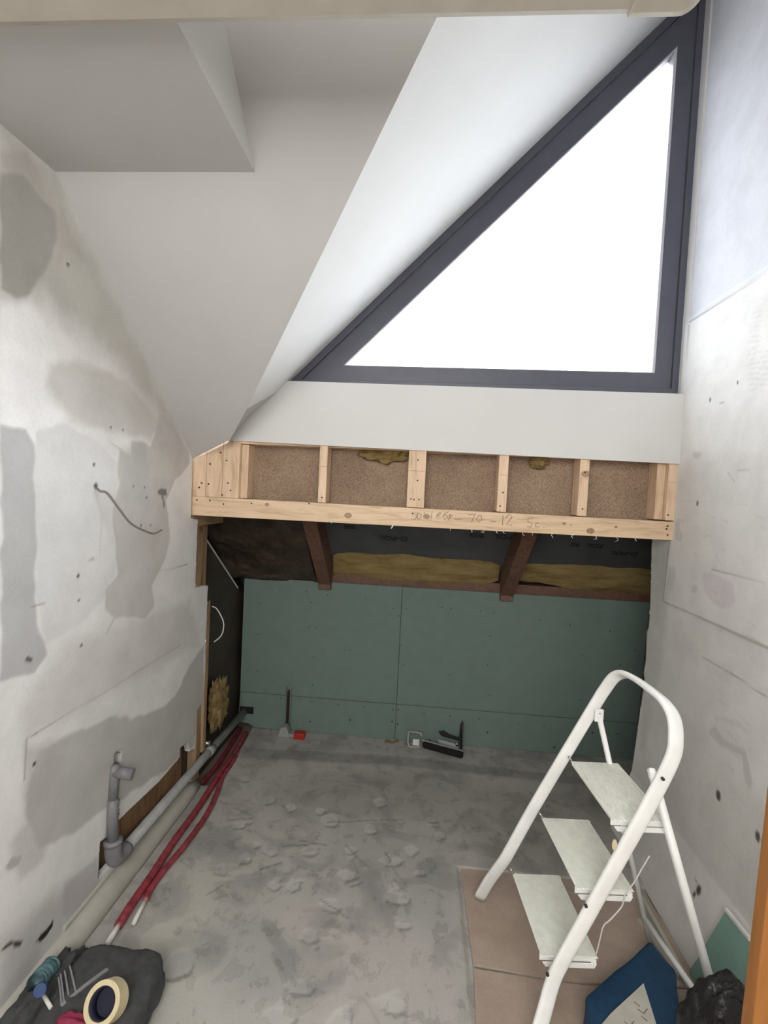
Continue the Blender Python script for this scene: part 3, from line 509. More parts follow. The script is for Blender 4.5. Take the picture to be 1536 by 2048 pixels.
# pencil notes on the rail: "80 180p - 70 - 12 Sc."
strokes = [[(-0.0265, 1.5611), (-0.0336, 1.5491), (-0.0145, 1.554), (-0.0212, 1.5341), (-0.0301, 1.5259)], [(-0.0147, 1.5578), (0.005, 1.5511), (-0.0054, 1.5288), (-0.0158, 1.5344), (-0.0147, 1.5578)], [(0.016, 1.5633), (0.0373, 1.5256)], [(0.0544, 1.5692), (0.0487, 1.5301)], [(0.093, 1.5673), (0.0744, 1.5547), (0.0943, 1.5441), (0.0794, 1.5333), (0.0727, 1.543), (0.0971, 1.5637)], [(0.1126, 1.5606), (0.1288, 1.5459), (0.1141, 1.5335), (0.1056, 1.5486), (0.1163, 1.5647), (0.1313, 1.5716)], [(0.1395, 1.562), (0.1335, 1.5307)], [(0.1396, 1.5597), (0.1514, 1.5549), (0.1367, 1.5425)], [(0.1623, 1.5376), (0.1929, 1.5393)], [(0.2237, 1.5625), (0.2578, 1.5682), (0.2409, 1.5287)], [(0.2734, 1.5613), (0.2628, 1.5453), (0.2751, 1.5305), (0.2897, 1.5429), (0.2848, 1.5619), (0.2734, 1.5613)], [(0.328, 1.5372), (0.3546, 1.5371)], [(0.3869, 1.5672), (0.3858, 1.521)], [(0.3989, 1.5563), (0.4166, 1.5765), (0.4288, 1.5618), (0.4045, 1.5259), (0.431, 1.5235)], [(0.5265, 1.5631), (0.5042, 1.5604), (0.5013, 1.5464), (0.5244, 1.5362), (0.5142, 1.518), (0.4989, 1.5233)], [(0.5541, 1.5416), (0.5394, 1.537), (0.5403, 1.5217), (0.559, 1.5227)], [(0.5754, 1.5236), (0.5801, 1.52)]]
wr = empty('pencil_writing'); wr.parent = sf
for st in strokes:
    bm = B(); sweep(bm, [(x, H - .0008, z) for x, z in st], [(-.0016, -.0012), (.0016, -.0012), (.0016, .0012), (-.0016, .0012)]); link('pencil_stroke', bm, 'pencil', wr)
# torn paper slivers along the lower edge of the rail
rs = random.Random(8)
for x, z in [(-0.4351, 1.4997), (-0.2526, 1.4998), (-0.1292, 1.4896), (0.1421, 1.4947), (0.2366, 1.4903), (0.295, 1.4935), (0.3651, 1.4926), (0.3953, 1.4943), (0.4814, 1.4895), (0.5298, 1.4922), (0.6198, 1.4878), (0.7135, 1.4883), (0.8135, 1.4892), (0.9087, 1.4851), (0.9938, 1.4899)]:
    bm = B(); q = [(x, H - .003, z + .006)]
    for i in range(3): q.append((x + (rs.random() - .5) * .02, H - .004 - rs.random() * .006, z - .005 * i - rs.random() * .006))
    sweep(bm, q, [(-.003, -.0006), (.003, -.0006), (.003, .0006), (-.003, .0006)], scales=[1, 1.1, .8, .3]); link('wood_sliver', bm, 'gypsum', sf)
for zz, xs in ((1.70, ((-.495, -.466), (-.066, .008), (.36, .395), (.73, .765), (1.126, 1.16))),):
    for x0, x1 in xs:
        bm = B(); box(bm, x0, x1, H - .0007, H + .001, 1.757, 1.7585); link('pencil_line', bm, 'pencil', sf)
tag(base(sf))
pb = bx('particle_board_panel', 'osb', -1.13, 1.165, H + .118, H + .130, 1.50, 1.90); tag(pb, 'brown particle board panel closing the bays behind the pine studs', 'board')
# mineral wool peeping above the particle board
for i, (x0, x1, z0, lab) in enumerate([(-.30, -.09, 1.805, 'yellow mineral wool tuft under the white apron, left of the wide stud'), (.52, .60, 1.81, 'small mineral wool tuft in the bay right of the third stud')]):
    bm = B(); blob(bm, ((x0 + x1) / 2, H + .10, z0 + .028), ((x1 - x0) / 2, .03, .035), i + 3, .5, 3, 4); tag(link('wool_tuft', bm, 'wool', None, True), lab, 'insulation', 'wool tufts above the bays')

# ============================================================ NICHE UNDER THE SLOPE
SL = .82
roofz = lambda y, off=0: 1.01 + SL * (3.28 - y) + off
def rafter(x0, x1, label, skew=0):
    bm = B(); pts = [(x0, 3.265, 1.0), (x0, 3.265, 1.045), (x0, 3.40, roofz(3.40, .20)), (x0, 2.53, roofz(2.53, .20)), (x0, 2.53, roofz(2.53, 0))]
    pts = [(x0, 3.265, .985), (x0, 3.42, .985), (x0, 3.42, roofz(3.42, .22)), (x0, 2.535, roofz(2.535, .22)), (x0, 2.535, roofz(2.535, 0.0)), (x0, 3.265, roofz(3.265, 0))]
    prism(bm, pts, (x1 - x0, 0, 0), .004); o = link('rafter', bm, 'old_wood')
    for v in o.data.vertices: v.co.x += skew * (3.28 - v.co.y)
    return tag(o, label, 'rafter', 'dark rafters in the niche')
rafter(-.650, -.568, 'dark reddish brown rafter on the left, beside the dark crumpled foil')
rafter(.540, .618, 'dark reddish brown rafter on the right with a split running down its side', .02)
# roof underlay
me = grid_mesh('roof_membrane', np.arange(-1.3, 1.78, .02), np.arange(2.56, 4.0, .02),
    lambda U, V: np.stack([U, V, 1.01 + SL * (3.28 - V) + .20 + .018 * fbm(U, V, 4, 71)], -1), lambda U, V: np.ones(U.shape + (3,)), [], 'membrane')
s = me.modifiers.new('thickness', 'SOLIDIFY'); s.thickness = .004
tag(me, 'dark grey printed roof membrane stretched behind the rafters', 'membrane')
def text(body, loc, size, rot, m, parent, name='printed_text'):
    cu = D.curves.new(name, 'FONT'); cu.body = body; cu.size = size; cu.extrude = .0008; cu.materials.append(M[m]); cu.align_x = 'CENTER'
    tmp = D.objects.new(name, cu); COL.objects.link(tmp); bpy.context.view_layer.update(); me_ = D.meshes.new_from_object(tmp); D.objects.remove(tmp)
    o = D.objects.new(name, me_); COL.objects.link(o); o.location = loc; o.matrix_world = Matrix(((-1, 0, 0, loc[0]), (0, .773, -.634, loc[1]), (0, -.634, -.773, loc[2]), (0, 0, 0, 1))); o.parent = parent; return o
sa = math.atan(SL)
for x, y, sz, bd in ((-.16, 3.05, .062, 'D-FOL'), (.34, 2.99, .062, '90S'), (.49, 2.99, .062, 'FOL'), (-.42, 2.98, .05, '90S'), (.92, 3.02, .055, '90'), (1.03, 3.02, .055, 'FOL'), (1.22, 3.07, .055, 'D-FOL')):
    text(bd, (x, y, roofz(y, .183)), sz, (math.pi - math.asin(.634), math.pi * 0, math.pi), 'ink', me)
# dark sides and back of the niche (outer shell), with added light blockers
tag(bx('wall_niche', 'dark', -1.45, 1.85, 4.0, 4.1, -.1, 1.3), kind='structure')
tag(bx('wall_niche', 'dark', -1.45, -1.30, 1.1, 4.0, -.1, 2.7), kind='structure')  # outer cover added behind the left wall to keep sky light out
tag(bx('wall_niche', 'dark', 1.75, 1.85, 2.5, 4.0, -.1, 2.5), kind='structure')
bm = B(); prism(bm, [(x, 2.615, z) for x, z in ((1.095, -.1), (1.095, 0), (1.178, .3), (1.214, 1.5), (1.214, 2.3), (1.76, 2.3), (1.76, -.1))], (0, .06, 0)); tag(link('wall_niche', bm, 'dark'), kind='structure')  # shaped along the right wall's lean to stop light leaking past its end
tag(bx('wall_right', 'dark', 1.28, 1.32, .9, 2.70, -.1, 4.1), kind='structure')  # unseen backing added outside the right wall as a light block
tag(bx('wall_niche', 'dark', -1.32, -1.13, 2.53, 2.60, 1.50, 2.3), kind='structure')  # filler block added behind the rail's left end against leaking light
bm = B(); prism(bm, [(-1.45, 2.58, roofz(2.58, .25)), (-1.45, 4.1, roofz(4.1, .25)), (-1.45, 4.1, roofz(4.1, .3)), (-1.45, 2.58, roofz(2.58, .3))], (3.3, 0, 0)); tag(link('ceiling_niche', bm, 'dark'), kind='structure')
bm = B(); box(bm, -1.3, 1.3, 2.56, 2.66, 1.80, 2.14); tag(link('wall_niche', bm, 'dark'), kind='structure')
# wall plate on top of the knee wall
tag(bx('wall_plate', 'old_wood', -1.12, 1.7, 3.315, 3.42, 1.0, 1.09, .004), 'brown timber wall plate lying along the top of the green boards', 'timber')
# insulation batts
def batt(x0, x1, label, seed, zb_, zt_):
    bm = B(); nx, nt = 80, 20; R = []
    ip = lambda L, u: float(np.interp(u, [q[0] for q in L], [q[1] for q in L]))
    for i in range(nx + 1):
        u = i / nx; x = x0 + (x1 - x0) * u; rowv = []
        zb = ip(zb_, u) - .012 + .006 * noise.noise(Vector((x * 16, seed, 0))); zt = ip(zt_, u) + .008 * noise.noise(Vector((x * 12, seed + 5, 0)))
        for j in range(nt + 1):
            w = j / nt; z = zb + (zt - zb) * w
            yy = 3.335 - (z - 1.03) * .35 - .035 * (1 - abs(2 * w - 1) ** 2.5) * (1 - abs(2 * u - 1) ** 10) + .012 * noise.fractal(Vector((x * 5, z * 22, seed)), .8, 2, 4)
            rowv.append(bm.verts.new((x, yy, z)))
        for w in (1, 0):
            rowv.append(bm.verts.new((x, 3.42 - (zt - 1.03) * .3 * w, (zt + .01) if w else zb)))
        R.append(rowv)
    m_ = nt + 3
    for i in range(nx):
        for j in range(m_): bm.faces.new((R[i][j], R[i + 1][j], R[i + 1][(j + 1) % m_], R[i][(j + 1) % m_]))
    bm.faces.new(R[0][::-1]); bm.faces.new(R[-1])
    return tag(link('insulation_batt', bm, 'wool', None, True), label, 'insulation', 'mineral wool batts')
batt(-.566, .528, 'long yellow mineral wool batt between the two rafters', 1, [(0, 1.10), (.2, 1.085), (.45, 1.06), (.7, 1.055), (.82, 1.08), (.9, 1.075), (1, 1.12)], [(0, 1.30), (.08, 1.325), (.5, 1.335), (.9, 1.32), (1, 1.28)])
batt(.625, 1.72, 'shaded yellow brown mineral wool batt right of the second rafter', 2, [(0, 1.13), (.2, 1.12), (.35, 1.085), (1, 1.08)], [(0, 1.29), (.1, 1.325), (1, 1.33)])
# crumpled dark foil in the left bay
gm = grid_mesh('crumpled_foil', np.arange(-1.28, -.66, .012), np.arange(0, 1.0, .02),
   lambda U, V: np.stack([U, 3.30 - V * .60 + .10 * fbm(U, V, 5, 90) , 1.02 + V * .55 + .03 * fbm(U, V, 7, 95)], -1), lambda U, V: np.ones(U.shape + (3,)), [], 'foil')
s = gm.modifiers.new('thickness', 'SOLIDIFY'); s.thickness = .004
tag(gm, 'crumpled dark brown foil over insulation in the left rafter bay', 'foil')
# green boards of the knee wall
def board(x0, x1, z0, z1, label, screws, poly=None):
    bm = B(); prism(bm, poly or [(x0, 3.30, z0), (x1, 3.30, z0), (x1, 3.30, z1), (x0, 3.30, z1)], (0, .0125, 0), .0015)
    o = link('plasterboard', bm, 'green'); tag(o, label, 'plasterboard', 'green boards of the knee wall')
    for x, z in screws: dot((x, 3.2995, z), .0042 if (z > .16) else .006, 'screw', 'screw', o)
    return o
scr = [(-0.9169, 0.9572), (-0.7358, 0.9586), (-0.5926, 0.9442), (-0.3334, 0.9441), (-0.702, 0.8864), (-1.0505, 0.8567), (-0.147, 0.8827), (-0.061, 0.885), (0.1715, 0.9105), (0.2337, 0.908), (0.4226, 0.904), (0.5101, 0.9), (-0.7083, 0.7198), (-0.6606, 0.7197), (-1.056, 0.6477), (-0.0818, 0.6424), (-0.0585, 0.5096), (-0.6653, 0.5186), (0.4879, 0.5506), (0.5153, 0.3527), (0.8067, 0.8707), (0.9982, 0.8511), (1.2509, 0.8296), (1.089, 0.6613), (1.0919, 0.3657), (1.3275, 0.6137), (0.2478, 0.4656), (-0.4239, 0.5839), (-0.6672, 0.327), (-1.0493, 0.3938), (-0.1081, 0.8351), (1.414, 0.7178), (0.4931, 0.7435)]
scl = [(-0.8793, 0.2208), (-0.7484, 0.2244), (-0.6656, 0.2139), (-0.4878, 0.2077), (-0.3115, 0.205), (-0.1163, 0.2005), (-0.0797, 0.2035), (0.0906, 0.1938), (0.2626, 0.1912), (0.453, 0.1868), (0.71, 0.1782), (0.8743, 0.1754), (1.0727, 0.1656), (1.1841, 0.1585), (1.3415, 0.1621), (-0.1191, 0.1221), (-0.0816, 0.1082), (0.5133, 0.1012), (0.9467, 0.0383), (0.1396, 0.0183), (-0.4017, 0.1086), (-0.6732, 0.0756), (-0.9879, -0.0098)]
ZS = .243
board(-1.165, -.096, ZS, 1.03, 'large green plasterboard on the left half of the knee wall, dotted with screws', [p_ for p_ in scr if p_[0] < -.1],
  [(-1.165, 3.30, ZS), (-.096, 3.30, ZS), (-.096, 3.30, 1.03), (-.97, 3.30, 1.03), (-1.03, 3.30, 1.045), (-1.09, 3.30, 1.045), (-1.115, 3.30, 1.025), (-1.165, 3.30, 1.02)])
board(-.094, 1.70, ZS, 1.03, 'large green plasterboard on the right half of the knee wall behind the step ladder', [p_ for p_ in scr if p_[0] > -.09])
board(-1.165, -.096, .002, ZS - .003, 'low green plasterboard strip left of the seam, behind the upright tool', [p_ for p_ in scl if p_[0] < -.1],
  [(-1.165, 3.30, .03), (-1.10, 3.30, .03), (-1.055, 3.30, .004), (-.096, 3.30, .002), (-.096, 3.30, ZS - .003), (-1.165, 3.30, ZS - .003)])
board(-.094, 1.70, .002, ZS - .003, 'low green plasterboard strip right of the seam, behind the dustpan', [p_ for p_ in scl if p_[0] > -.09])
# square cut for the waste pipe
link('pipe_cutout', box(B(), -1.16, -1.066, 3.292, 3.302, .098, .142), 'hole', D.objects['plasterboard.002'])
# dark side board of the niche with pale cut edge
sb = empty('side_board', label='dark side board in the left of the niche with a pale sloping cut edge', cat='board')
bm = B(); prism(bm, [(-1.215, 2.55, -.05), (-1.215, 3.40, -.05), (-1.215, 3.40, .90), (-1.215, 3.29, .95), (-1.215, 2.66, 1.395), (-1.215, 2.55, 1.47)], (.012, 0, 0)); link('board_face', bm, 'dark', sb)
bm = B(); sweep(bm, [(-1.203, 3.285, .955), (-1.203, 2.66, 1.40)], [(-.004, -.004), (.004, -.004), (.004, .004), (-.004, .004)]); link('cut_edge', bm, 'gypsum', sb)
base(sb)
# old battens at the end of the left wall
tag(bx('batten', 'stud_old', -1.185, -1.136, 2.475, 2.560, 1.05, 1.429, .003), 'upper brown batten at the torn end of the left wall, under the pine rail', 'batten', 'battens at the left wall end')
tag(bx('batten', 'stud_old', -1.20, -1.152, 2.60, 2.655, .02, 1.425, .003), 'tall brown post at the end of the left wall, from floor to rail', 'batten', 'battens at the left wall end')
tag(bx('batten', 'stud_old', -1.165, -1.142, 2.665, 2.705, .15, 1.0, .003), 'thin pale batten beside the white cable loop at the niche entrance', 'batten', 'battens at the left wall end')
tag(bx('batten', 'stud_old', -1.18, -1.125, 2.41, 2.80, 1.43, 1.488, .003), 'short horizontal timber under the left end of the pine rail', 'batten', 'battens at the left wall end')
bm = B(); tube(bm, [(-1.14, 2.72, 0.9611), (-1.1167, 2.72, 0.9542), (-1.0924, 2.72, 0.9218), (-1.0704, 2.72, 0.8751), (-1.0715, 2.72, 0.8268), (-1.0875, 2.72, 0.7915), (-1.1211, 2.72, 0.7607)], .0035, 8, 6); tag(link('cable', bm, 'wcable', None, True), 'thin white cable loop sticking out beside the thin batten', 'cable')
bm = B(); blob(bm, (-1.155, 2.90, .33), (.035, .10, .14), 5, .35, 3, 5); tag(link('wool_tuft', bm, 'wool', None, True), 'ragged yellow mineral wool clump low in the niche beside the waste pipe', 'insulation', 'wool tufts above the bays'); D.objects['wool_tuft.002']['group'] = 'wool clump in the niche'
bm = B(); tube(bm, [(-1.155, 2.70, .192), (-1.115, 2.70, .188)], .013, 14); tag(link('bolt', bm, 'chrome', None, True), 'short shiny bolt end at the foot of the torn wall, left of the waste pipe', 'bolt')

# ============================================================ LEFT WALL SLOT AND PIPES
# rough lath seen through the slot
rs = random.Random(3)
lb = empty('lath_backing', label='rough brown timber laths showing in the slot along the bottom of the left wall', cat='timber')
y = 1.42
while y < 2.70:
    w = .05 + rs.random() * .07; bx('lath', 'lath', -1.235 - rs.random() * .01, -1.205, y, y + w - .004, -.05, .62, .002, lb); y += w
base(lb)
def fx(y): return -1.1725 if False else None
# cream plaster remnant and rounded floor edging
tag(grid_mesh('plaster_strip', np.arange(1.60, 2.66, .01), np.arange(-.01, .10, .01), lambda U, V: np.stack([-1.155 + 0 * U, U, V], -1), lambda U, V: np.ones(U.shape + (3,)), [[(2.4246, 0.0898), (2.0833, 0.1129), (1.8103, 0.1198), (1.7631, 0.1017), (1.5116, 0.7639), (2.7747, 0.4032), (3.0495, -0.1638), (2.4533, -0.0943)]], 'cream', (-.03, 0, 0)), 'low cream plaster remnant in front of the laths along the left wall', 'plaster')
bm = B(); pth = [(-1.125, 1.30 + i * .06, .0) for i in range(22)]
pth = [p_ for p_ in pth if p_[1] < 2.56] + [(-1.125, 2.59, 0)]
n_ = len(pth)
sweep(bm, pth, [(-.035, -.01), (.0, -.01), (.018, .0), (.020, .02), (.010, .045), (-.008, .062), (-.03, .070), (-.05, .066), (-.05, -.01)][::-1], up=(0, 0, 1), scales=[1] * (n_ - 2) + [.92, .55])
eo = link('trim_2', bm, 'cream', None, True); tag(eo, kind='structure')
# waste pipe
wp = empty('waste_pipe', label='long dusty grey waste pipe running low along the left wall with an upright branch', cat='pipe')
A_ = Vector((-1.130, 3.36, .108)); B_ = Vector((-1.128, 1.88, .150))
bm = B(); tube(bm, [A_, B_], .0225, 20); link('pipe_run', bm, 'pipe_dusty', wp, True)
bm = B(); d_ = (B_ - A_).normalized(); q_ = A_ + d_ * .62; tube(bm, [q_ - d_ * .03, q_ + d_ * .03], .027, 20); link('pipe_coupling', bm, 'pipe_dusty', wp, True)
bm = B(); q_ = Vector((-1.128, 1.845, .150)); tube(bm, [q_ + Vector((0, .07, -.002)), q_ + Vector((0, .022, 0)), q_ + Vector((0, 0, .008)), q_ + Vector((-.002, -.012, .035)), q_ + Vector((-.004, -.012, .085))], .031, 20, 5); link('elbow', bm, 'pipe', wp, True)
bm = B(); tube(bm, [q_ + Vector((-.004, -.012, .075)), q_ + Vector((-.004, -.012, .090))], .034, 20); link('socket_ring', bm, 'pipe', wp, True)
bm = B(); tube(bm, [(-1.133, 1.833, .23), (-1.140, 1.836, .36), (-1.141, 1.838, .40)], .0205, 20); tube(bm, [(-1.141, 1.838, .38), (-1.141, 1.842, .50), (-1.141, 1.842, .535)], .0185, 20); link('riser', bm, 'pipe', wp, True)
oe = link('outlet', ring_tube(B(), (-1.140, 1.845, .505), (-1.072, 1.855, .495), .0225, .0175), 'pipe', wp, True)
bm = B(); tube(bm, [(-1.11, 1.85, .4995), (-1.112, 1.85, .4995)], .0172, 16); link('bore', bm, 'hole', oe)
base(wp)
# red conduits
def conduit(path, r, inner, label):
    c_ = empty('red_conduit', label=label, cat='conduit', group='red conduits on the floor')
    sp = smooth_path([Vector(p) for p in path], 14); rr = random.Random(int(path[0][1] * 100))
    sc = [1 + .05 * math.sin(i * 2.4) for i in range(len(sp))]
    bm = B(); sweep(bm, sp, circ(r, 14), scales=sc); link('sheath', bm, 'red', c_, True)
    bm = B(); e0 = sp[-1]; e1 = Vector(inner); tube(bm, [e0 + (e0 - e1) * .1, e1], r * .66, 12); ip = link('inner_pipe', bm, 'white_pipe', c_, True)
    return base(c_)
conduit([(-1.091, 3.233, -0.01), (-1.069, 2.96, 0.0), (-1.056, 2.712, 0.018), (-1.038, 2.416, 0.02), (-1.038, 2.158, 0.022), (-1.03, 1.942, 0.022), (-1.027, 1.791, 0.024), (-1.023, 1.702, 0.02)], .0155, (-1.0215, 1.6353, 0.014), 'thicker red conduit nearer the left wall, ending in a forked white pipe end')
conduit([(-1.059, 3.221, -0.02), (-1.038, 2.927, -0.01), (-1.03, 2.699, 0.012), (-0.996, 2.516, 0.014), (-0.976, 2.346, 0.016), (-0.981, 2.147, 0.016), (-0.998, 1.992, 0.016), (-1.001, 1.879, 0.016), (-0.992, 1.83, 0.016)], .0125, (-0.9787, 1.7235, 0.012), 'thinner red conduit on the open floor side, ending in a straight white pipe')
conduit([(-1.179, 3.366, -0.05), (-1.158, 3.112, -0.05), (-1.145, 2.874, -0.045), (-1.15, 2.7, -0.04), (-1.13, 2.549, -0.05)], .014, (-1.1367, 2.5191, -0.06), 'short dark red conduit down in the floor gap beside the waste pipe')
# cable hanging out of the left wall
cb = [Vector(p) for p in [(-1.132, 1.6733, 1.6182), (-1.108, 1.6598, 1.6053), (-1.098, 1.6864, 1.5972), (-1.08, 1.7336, 1.5386), (-1.07, 1.7883, 1.4871), (-1.065, 1.8762, 1.4529), (-1.065, 1.943, 1.4379), (-1.07, 2.0103, 1.4469)]]
bm = B(); tube(bm, cb, .0042, 8, 8); tag(link('cable', bm, 'cable', None, True), 'grey cable drooping out of a hole in the left wall', 'cable')

# ============================================================ THINGS AT THE FOOT OF THE KNEE WALL
ut = empty('floor_scraper', label='upright metal handle on a small foot with a red block, leaning on the green board', cat='tool')
x_, z_ = (-0.828, 0.32)
bm = B(); prism(bm, [(-.835, 3.262, .012), (-.803, 3.262, .012), (-.806, 3.275, z_ - .02), (-.812, 3.275, z_), (-.832, 3.275, z_), (-.838, 3.275, z_ - .02)], (0, .012, 0), .002); link('handle_bar', bm, 'chrome', ut)
bm = B(); box(bm, -.828, -.812, 3.254, 3.266, .04, z_ - .03, .003); link('grip', bm, 'black', ut)
bm = B(); prism(bm, [(-.865, 3.20, .0), (-.785, 3.20, .0), (-.80, 3.20, .05), (-.815, 3.20, .075), (-.850, 3.20, .06)], (0, .055, 0), .004); link('foot', bm, 'clear', ut)
bx('arm', 'clear', -.80, -.745, 3.205, 3.235, .004, .024, .003, ut)
bx('red_block', 'red_block', -.755, -.685, 3.185, 3.235, .002, .042, .004, ut)
base(ut)
db = empty('hand_brush', label='black hand brush with grey loop handle lying on the floor by the green board', cat='brush')
fa, fb, fh = ((0.092, 3.215, 0.03), (0.344, 3.139, 0.02), (0.04, 3.213, 0.03))
fa, fb, fh = Vector(fa), Vector(fb), Vector(fh)
bm = B(); sweep(bm, [fa + (fb - fa) * t_ for t_ in (0, .04, .5, .96, 1)], sq(.017, .021), up=(0, 0, 1), scales=[.6, 1, 1, 1, .7]); link('bristles', bm, 'bristle', db, True)
bm = B(); sweep(bm, [fa + Vector((-.01, .012, .022)), fb + Vector((0, .012, .018))], sq(.010, .004), up=(0, 0, 1)); link('spine', bm, 'clear', db)
u_ = (fb - fa).normalized(); hx_ = fa - u_ * .012
lo = [hx_ + Vector((0, -.012, -.018)), hx_ + Vector((-.07, -.018, -.018)), hx_ + Vector((-.085, -.01, .0)), hx_ + Vector((-.085, .02, .05)), hx_ + Vector((-.07, .025, .06)), hx_ + Vector((-.01, .025, .055)), hx_ + Vector((.0, .018, .04))]
bm = B(); sweep(bm, smooth_path(lo, 4), circ(.006, 8)); link('loop_handle', bm, 'clear', db, True)
bx('tag', 'white_pipe', hx_.x - .055, hx_.x - .012, hx_.y + .002, hx_.y + .012, .012, .052, .002, db)
base(db)
dp = empty('dustpan', label='black dustpan standing on edge against the green board behind the hand brush', cat='dustpan')
bm = B(); prism(bm, [(.318, 3.20, .0), (.345, 3.20, .0), (.350, 3.26, .165), (.342, 3.265, .18), (.330, 3.262, .15), (.324, 3.24, .05)], (0, .012, 0), .002)
bm2 = bm; link('pan_side', bm2, 'black', dp)
bm = B(); prism(bm, [(.19, 3.245, .055), (.325, 3.235, .035), (.33, 3.225, .004), (.20, 3.235, .004)], (0, .008, 0), .001); link('pan_floor', bm, 'clear', dp)
bm = B(); prism(bm, [(.19, 3.255, .10), (.225, 3.252, .108), (.26, 3.25, .085), (.325, 3.245, .075), (.325, 3.245, .055), (.21, 3.252, .075)], (0, .012, 0), .002); link('pan_handle', bm, 'black', dp)
bm = B(); tube(bm, [(.312, 3.222, .04), (.312, 3.232, .04)], .010, 12); link('rivet', bm, 'chrome', dp, True)
base(dp)
# yellowish crumbs along the foot of the board
for i, (x, y, s_) in enumerate([(-.14, 3.26, .012), (-.11, 3.25, .009), (-.08, 3.27, .010), (-.02, 3.25, .008)]):
    bm = B(); blob(bm, (x, y, s_ * .55), (s_ * 1.5, s_, s_ * .6), i, .4, 2, 2, 0); tag(link('wool_crumb', bm, 'wool', None, True), ['tiny yellow wool crumb on the floor, leftmost of four at the board seam', 'second tiny wool crumb from the left at the board seam', 'third tiny wool crumb from the left at the board seam', 'rightmost tiny wool crumb, nearest the grey brush handle'][i], 'debris', 'crumbs at the board seam')

# ============================================================ FLOOR SHEETS AND BATTENS ON THE RIGHT
def slab(name, pts, z0, z1, m, label, cat, group=None, bev=.002):
    bm = B(); prism(bm, [(x, y, z0) for x, y in pts], (0, 0, z1 - z0), bev); return tag(link(name, bm, m), label, cat, group)
slab('floor_sheet', [(0.2605, 2.1979), (0.5202, 2.2616), (0.7308, 2.2605), (1.0273, 2.2806), (1.0475, 2.0067), (1.0466, 1.7538), (0.6658, 1.7227), (0.5136, 1.7235), (0.2673, 1.739)], -.0125, -.005, 'sheet', 'brown fibre sheet on the floor under the step ladder, the one farther from the camera', 'sheet', 'brown floor sheets')
slab('floor_sheet', [(0.2679, 1.7278), (0.511, 1.7124), (0.6622, 1.7116), (1.0451, 1.7449), (1.0439, 1.5303), (1.0078, 1.4259), (0.2433, 1.3386)], -.0125, -.005, 'sheet', 'brown fibre sheet at the bottom edge of the view, nearest the camera', 'sheet', 'brown floor sheets')
def stick(name, p0, p1, w, h, m, label, cat, group, z=0.0):
    p0, p1 = Vector((*p0, z)), Vector((*p1, z)); d = (p1 - p0).normalized(); s_ = Vector((-d.y, d.x, 0)) * w / 2
    bm = B(); prism(bm, [p0 + s_, p0 - s_, p1 - s_, p1 + s_], (0, 0, h), .0015); return tag(link(name, bm, m), label, cat, group)
(s0, s1, s2, s3) = [(0.9499, 2.0063), (0.9922, 1.7753), (1.0003, 2.1075), (0.9989, 1.7453)]
stick('wood_strip', s0, s1, .022, .016, 'cream', 'pale wood strip touching the blue sack, farther from the right wall', 'strip', 'pale strips by the right wall', -.005)
stick('wood_strip', s2, s3, .016, .03, 'cream', 'pale wood strip on the floor lying closer to the right wall', 'strip', 'pale strips by the right wall', -.005)

# ============================================================ STEP LADDER
ld = empty('step_ladder', label='white three-step folding ladder with a bent handrail standing by the right wall', cat='ladder')
e1 = Vector((.43, 0, 1)).normalized()
upn = Vector((1, 0, -.43)).normalized()
rp_ = [(.322, 2.030, .006), (.352, 1.985, .12), (.395, 1.945, .235), (.420, 1.935, .30), (.490, 1.935, .455), (.588, 1.93, .665), (.700, 1.925, .90), (.722, 1.918, .95),
       (.742, 1.895, 1.005), (.758, 1.862, 1.032), (.768, 1.815, 1.042), (.776, 1.75, 1.045), (.782, 1.66, 1.045), (.787, 1.60, 1.040), (.792, 1.555, 1.015), (.790, 1.530, .965), (.778, 1.520, .90),
       (.718, 1.515, .755), (.655, 1.512, .615), (.565, 1.508, .415), (.497, 1.505, .262), (.470, 1.498, .20), (.440, 1.47, .12), (.395, 1.430, .006)]
bm = B(); P_ = smooth_path(rp_, 5); sweep(bm, P_, sq(.0095, .0235, 16, 3.2)[::1], up=None)
bm.free(); bm = B()
# flat oval tube, its broad side facing outwards
rings = []; prof = sq(.0105, .0225, 16, 3.0)
for i, p_ in enumerate(P_):
    tg = (P_[min(i + 1, len(P_) - 1)] - P_[max(i - 1, 0)]).normalized(); w_ = (upn - tg * upn.dot(tg)).normalized(); s_ = tg.cross(w_)
    rings.append([bm.verts.new(p_ + s_ * a_ + w_ * b_) for a_, b_ in prof])
for i in range(len(rings) - 1):
    for j in range(16): bm.faces.new((rings[i][j], rings[i][(j + 1) % 16], rings[i + 1][(j + 1) % 16], rings[i + 1][j]))
bm.faces.new(rings[0][::-1]); bm.faces.new(rings[-1])
link('rail_frame', bm, 'ladder', ld, True)
def leg(p0, p1, r, foot=True):
    bm = B(); sweep(bm, [Vector(p0), Vector(p1)], sq(r * .8, r * 1.1, 12, 3), up=(0, 1, 0)); l_ = link('rear_leg', bm, 'ladder', ld, True)
    return l_
leg((.700, 1.905, .865), (.943, 1.905, .004), .0115); leg((.735, 1.545, .850), (1.008, 1.500, .004), .0145)
bm = B(); sweep(bm, [(.915, 1.905, .10), (.972, 1.51, .10)], circ(.010, 10)); link('rear_brace', bm, 'ladder', ld, True)
for p0, bs_ in (((.704, 1.905, .862), 1), ((.738, 1.548, .845), .6)):
    bm = B(); q_ = Vector(p0); box(bm, q_.x - .017 * bs_, q_.x + .015 * bs_, q_.y - .006, q_.y + .006, q_.z - .03 * bs_, q_.z + .018 * bs_, .004); br = link('pivot_bracket', bm, 'ladder', ld)
    bm = B(); sweep(bm, [q_ + Vector((0, -.010, 0)), q_ + Vector((0, -.005, 0))], circ(.005, 8)); link('bolt', bm, 'screw', br)
